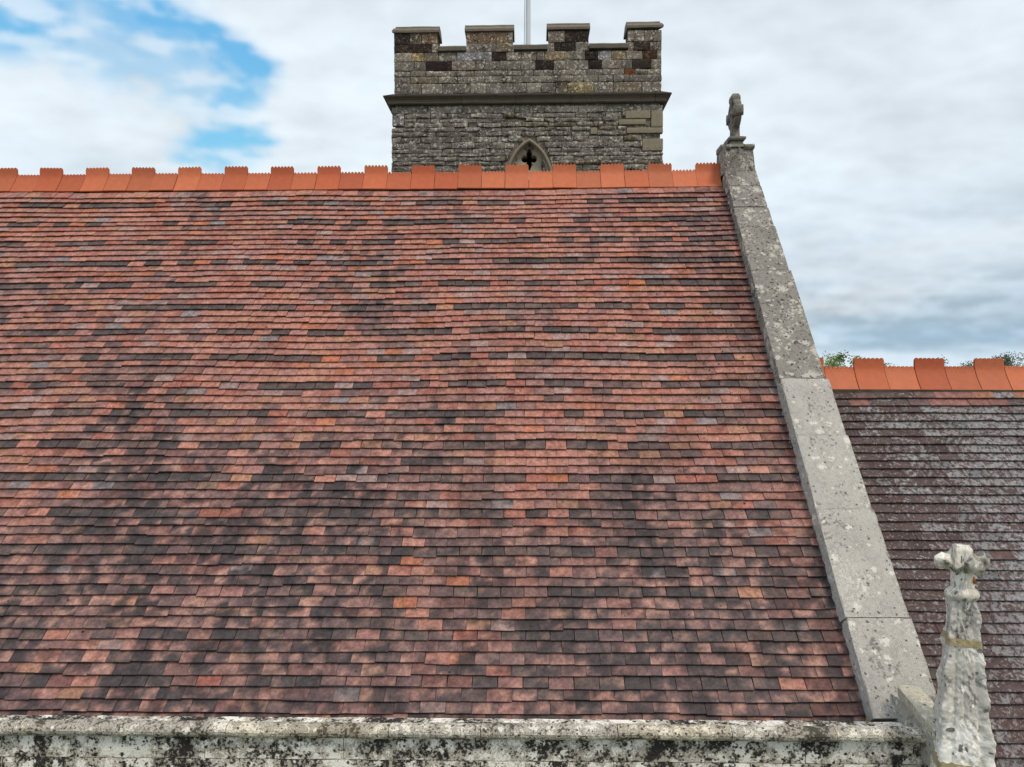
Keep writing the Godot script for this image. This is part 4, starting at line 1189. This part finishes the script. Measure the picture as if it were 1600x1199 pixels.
func build_window(t: Node3D, cx: float) -> void:
	var win := Node3D.new(); win.name = "window"
	t.add_child(win, true)
	win.position = -bases[t]
	win.set_meta("label", "pointed belfry window head with a dark four lobed opening")
	# pointed arch: half width at a height below the apex
	var ya := ty(227.0)
	var edge := func(u: float) -> Vector2:     # 0 left foot .. 1 right foot, apex at 0.5
		var s := -1.0 if u < 0.5 else 1.0
		var f := absf(u - 0.5) * 2.0
		var an := lerpf(0.0, 1.12, f)
		return Vector2(s * 0.62 * (sin(an + 0.42) - sin(0.42)) / (sin(1.54) - sin(0.42)) * 0.58, -0.66 * (cos(0.42) - cos(an + 0.42)) / (cos(0.42) - cos(1.54)) )
	# tracery plate with a four lobed hole
	var hc := Vector2(cx, ty(250.5))
	var b := Buf.new(); b.col = lin(205, 197, 182)
	var n := 96
	var inner := []
	var outer := []
	for q in n + 1:
		var an := TAU * (q % n) / n
		var d := Vector2(cos(an), sin(an))
		var r := 0.0
		for lobe in 4:
			var la := lobe * PI * 0.5
			var lc := Vector2(cos(la), sin(la)) * 0.075
			var lr := 0.055 if lobe % 2 == 0 else 0.05
			if lobe % 2 == 1: lc *= 1.15
			var bq := d.dot(lc)
			var disc := bq * bq - lc.length_squared() + lr * lr
			if disc > 0.0: r = maxf(r, bq + sqrt(disc))
		r = maxf(r, 0.062)
		# little points at the top and foot of the opening
		r += 0.05 * pow(maxf(0.0, absf(sin(an))), 60.0)
		inner.append(hc + d * r)
		# outer edge: the arch, or straight down at the foot
		var lo := 0.0
		var hi := 0.9
		for it in 18:
			var md := (lo + hi) * 0.5
			var p := d * md + hc
			var dy := ya - p.y
			var w := 0.0
			if dy > 0.0:
				var u0 := 0.5
				var u1 := 1.0
				for k2 in 14:
					var um := (u0 + u1) * 0.5
					if -edge.call(um).y < dy: u0 = um
					else: u1 = um
				w = edge.call(u0).x
			if dy > 0.0 and absf(p.x - cx) < w and dy < 0.62: lo = md
			else: hi = md
		outer.append(hc + d * lo)
	var zf := TZ - 0.03
	var rows := []
	for lv in [[1.0, 0.0, 0.028], [0.86, 0.0, 0.02], [0.72, 0.0, -0.015], [0.4, 0.0, -0.03], [0.12, 0.0, -0.035], [0.0, 0.0, -0.055], [0.0, 0.0, -0.20]]:
		var row := []
		for q in n + 1:
			var p: Vector2 = inner[q].lerp(outer[q], lv[0])
			row.append(Vector3(p.x, p.y, zf + lv[2]))
		rows.append(row)
	for j in rows.size() - 1:
		b.grid([rows[j], rows[j + 1]], true, [], [], -1.0)
	part("tracery", b, M.trim, win)
	# hood mould along the arch
	for sgn in 2:
		b = Buf.new(); b.col = lin(162, 154, 142)
		rows = []
		for q in 25:
			var u := (0.5 * q / 24.0) if sgn == 0 else 0.5 + 0.5 * q / 24.0
			var e: Vector2 = edge.call(u)
			var e2: Vector2 = edge.call(clampf(u + 0.01, 0, 1)) - edge.call(clampf(u - 0.01, 0, 1))
			var nn := Vector2(-e2.y, e2.x).normalized()
			if q == (24 if sgn == 0 else 0): nn = Vector2(0, 1.25)
			var row := []
			for v in [Vector2(-0.012, -0.02), Vector2(-0.010, 0.05), Vector2(0.012, 0.075), Vector2(0.032, 0.07), Vector2(0.055, 0.03), Vector2(0.06, -0.03)]:
				row.append(Vector3(cx + e.x + nn.x * v.x, ya + e.y + nn.y * v.x, TZ - 0.0 + v.y))
			rows.append(row)
		b.grid(rows, false, [], [], 1.0)
		part("hood_mould", b, M.trim, win)

func build_flagpole() -> void:
	var c := Vector3(TX + 0.01, ty(140.0), TZ - TW)
	var t := thing("flagpole", "white painted flagpole rising from the tower top", "flagpole", c)
	var b := Buf.new(); b.col = lin(214, 216, 220)
	var rows := []
	for v in 13:
		var row := []
		var y := 6.0 * v / 12.0
		var r := lerpf(0.058, 0.034, v / 12.0)
		for e in 17:
			var an := TAU * (e % 16) / 16.0
			row.append(c + Vector3(cos(an) * r + 0.006 * y, y, sin(an) * r))
		rows.append(row)
	b.grid(rows, true, [], [], -1.0)
	part("pole", b, M.paint, t)
	b = Buf.new(); b.col = lin(90, 90, 88)
	rows = []
	for v in 13:
		var row := []
		var y := 0.9 + 5.0 * v / 12.0
		for e in 7:
			var an := TAU * (e % 6) / 6.0
			row.append(c + Vector3(cos(an) * 0.005 - lerpf(0.085, 0.03, v / 12.0) + 0.006 * y, y, sin(an) * 0.005 + 0.03))
		rows.append(row)
	b.grid(rows, true, [], [], -1.0)
	part("halyard", b, M.plain, t)
	b = Buf.new(); b.col = lin(80, 80, 80)
	loft(b, c, [-0.02, 0.0, 0.06, 0.07], func(_an, y): return 0.12 if y < 0.065 else 0.07, 16)
	part("socket", b, M.plain, t)
	b = Buf.new(); b.col = lin(190, 170, 90)
	loft(b, c + Vector3(0.036, 5.98, 0), [0.0, 0.02, 0.05, 0.08, 0.095], func(_an, y): return 0.055 * sqrt(maxf(0.02, 1.0 - pow((y - 0.05) / 0.052, 2.0))), 16)
	part("finial_ball", b, M.paint, t)

# ---------------------------------------------------------------- trees
func tree(at: Vector3, height: float, spread: float, tint: Color, label: String, bare: float, sd: int) -> void:
	var rg := RandomNumberGenerator.new(); rg.seed = sd
	var t := thing("tree", label, "tree", at, "trees beyond the church")
	var b := Buf.new(); b.col = lin(84, 74, 62)
	var limbs := []
	var stick := func(a: Vector3, e: Vector3, r0: float, r1: float):
		var d := (e - a).normalized()
		var u := d.cross(Vector3(0.3, 0.2, 1)).normalized()
		var w := d.cross(u)
		var rows := []
		for v in 4:
			var row := []
			var f := v / 3.0
			for q in 8:
				var an := TAU * (q % 7) / 7.0
				row.append(a.lerp(e, f) + (u * cos(an) + w * sin(an)) * lerpf(r0, r1, f))
			rows.append(row)
		b.grid(rows, true)
	stick.call(at, at + Vector3(0, height * 0.45, 0), 0.32, 0.2)
	for q in 22:
		var a := at + Vector3(0, height * rg.randf_range(0.28, 0.5), 0)
		var an := rg.randf() * TAU
		var e := at + Vector3(cos(an) * spread * rg.randf_range(0.3, 0.85), height * rg.randf_range(0.55, 0.97), sin(an) * spread * rg.randf_range(0.3, 0.85))
		e.y -= 0.35 * Vector2(e.x - at.x, e.z - at.z).length() * 0.5
		stick.call(a, e, 0.11, 0.02)
		limbs.append(e)
		for k in 3:
			var e2 := e + Vector3(rg.randf_range(-1, 1), rg.randf_range(-0.2, 1.0), rg.randf_range(-1, 1)) * spread * 0.28
			stick.call(a.lerp(e, 0.7), e2, 0.035, 0.008)
			limbs.append(e2)
	part("trunk", b, M.plain, t)
	b = Buf.new()
	var per := int(150 * (1.0 - bare))
	for l in limbs:
		var clump := rg.randf_range(0.7, 1.25)
		for k in per:
			var off := Vector3(rg.randfn(), rg.randfn() * 0.75, rg.randfn()) * spread * 0.095 * clump
			var p: Vector3 = l + off
			if p.y < at.y + height * 0.2: continue
			var sz := rg.randf_range(0.05, 0.10)
			var d1 := Vector3(rg.randfn(), rg.randfn(), rg.randfn()).normalized()
			var d2 := d1.cross(Vector3(rg.randfn(), rg.randfn(), rg.randfn())).normalized()
			b.col = tint * rg.randf_range(0.65, 1.35) * clump
			b.quad(p - d1 * sz, p + d2 * sz * 0.45, p + d1 * sz, p - d2 * sz * 0.45)
	part("crown", b, M.leaf, t)

# ---------------------------------------------------------------- all
func _ready() -> void:
	rng.seed = 20240
	na.seed = 1; na.frequency = 0.05; na.fractal_octaves = 3
	nb.seed = 2; nb.frequency = 0.6; nb.fractal_octaves = 3
	nc.seed = 3; nc.frequency = 0.5; nc.fractal_octaves = 2
	var cam := Camera3D.new()
	cam.name = "camera"
	cam.fov = 55.07
	cam.near = 0.05; cam.far = 3000.0
	cam.position = Vector3(0, H, 0)
	cam.rotation_degrees = Vector3(0.0, 1.23, -0.13)
	add_child(cam)
	cam.current = true
	var env := Environment.new()
	env.background_mode = Environment.BG_SKY
	var sm := PanoramaSkyMaterial.new()
	sm.panorama = make_sky()
	var sky := Sky.new()
	sky.sky_material = sm
	env.sky = sky
	env.tonemap_mode = Environment.TONE_MAPPER_LINEAR
	env.tonemap_exposure = 1.12
	env.sdfgi_enabled = true; env.ssao_enabled = true; env.ssil_enabled = true
	var we := WorldEnvironment.new()
	we.name = "environment"
	we.environment = env
	add_child(we)
	var sun := DirectionalLight3D.new()
	sun.name = "sun"
	sun.light_energy = 0.5
	sun.light_color = Color(1.0, 0.94, 0.86)
	sun.light_angular_distance = 14.0
	sun.shadow_enabled = true
	sun.rotation_degrees = Vector3(-58, 35, 0)
	add_child(sun)
	make_materials()
	var b := Buf.new()
	b.quad(Vector3(-1500, 0, -1500), Vector3(1500, 0, -1500), Vector3(1500, 0, 1500), Vector3(-1500, 0, 1500), Vector2.ZERO, Vector2.RIGHT, Vector2.ONE, Vector2.DOWN, Vector3.UP)
	struct("ground", b, M.grass)
	build_nave()
	build_gable_coping()
	build_chancel()
	build_tower()
	build_parapet()
	build_pinnacle()
	build_cross()
	build_flagpole()
	var far := lin(128, 146, 84)
	tree(Vector3(15.4, 0, -38), 9.2, 2.4, far * 1.1, "bright green leafy tree rising just right of the gable coping", 0.0, 5)
	tree(Vector3(24.1, 0, -48), 9.2, 2.4, far * 0.9, "low green tree top between the tall ridge tiles, middle of the skyline", 0.1, 6)
	tree(Vector3(35.4, 0, -60), 9.6, 2.8, far * 0.8, "green tree top behind the short ridge tile near the right edge", 0.1, 7)
	tree(Vector3(28.9, 0, -44), 9.85, 2.3, lin(92, 100, 80), "darker sparse tree with bare twigs at the right edge of the picture", 0.5, 8)
	tree(Vector3(32.9, 0, -53), 9.6, 2.4, lin(100, 118, 80), "dull green tree just left of the sparse tree on the skyline", 0.2, 9)
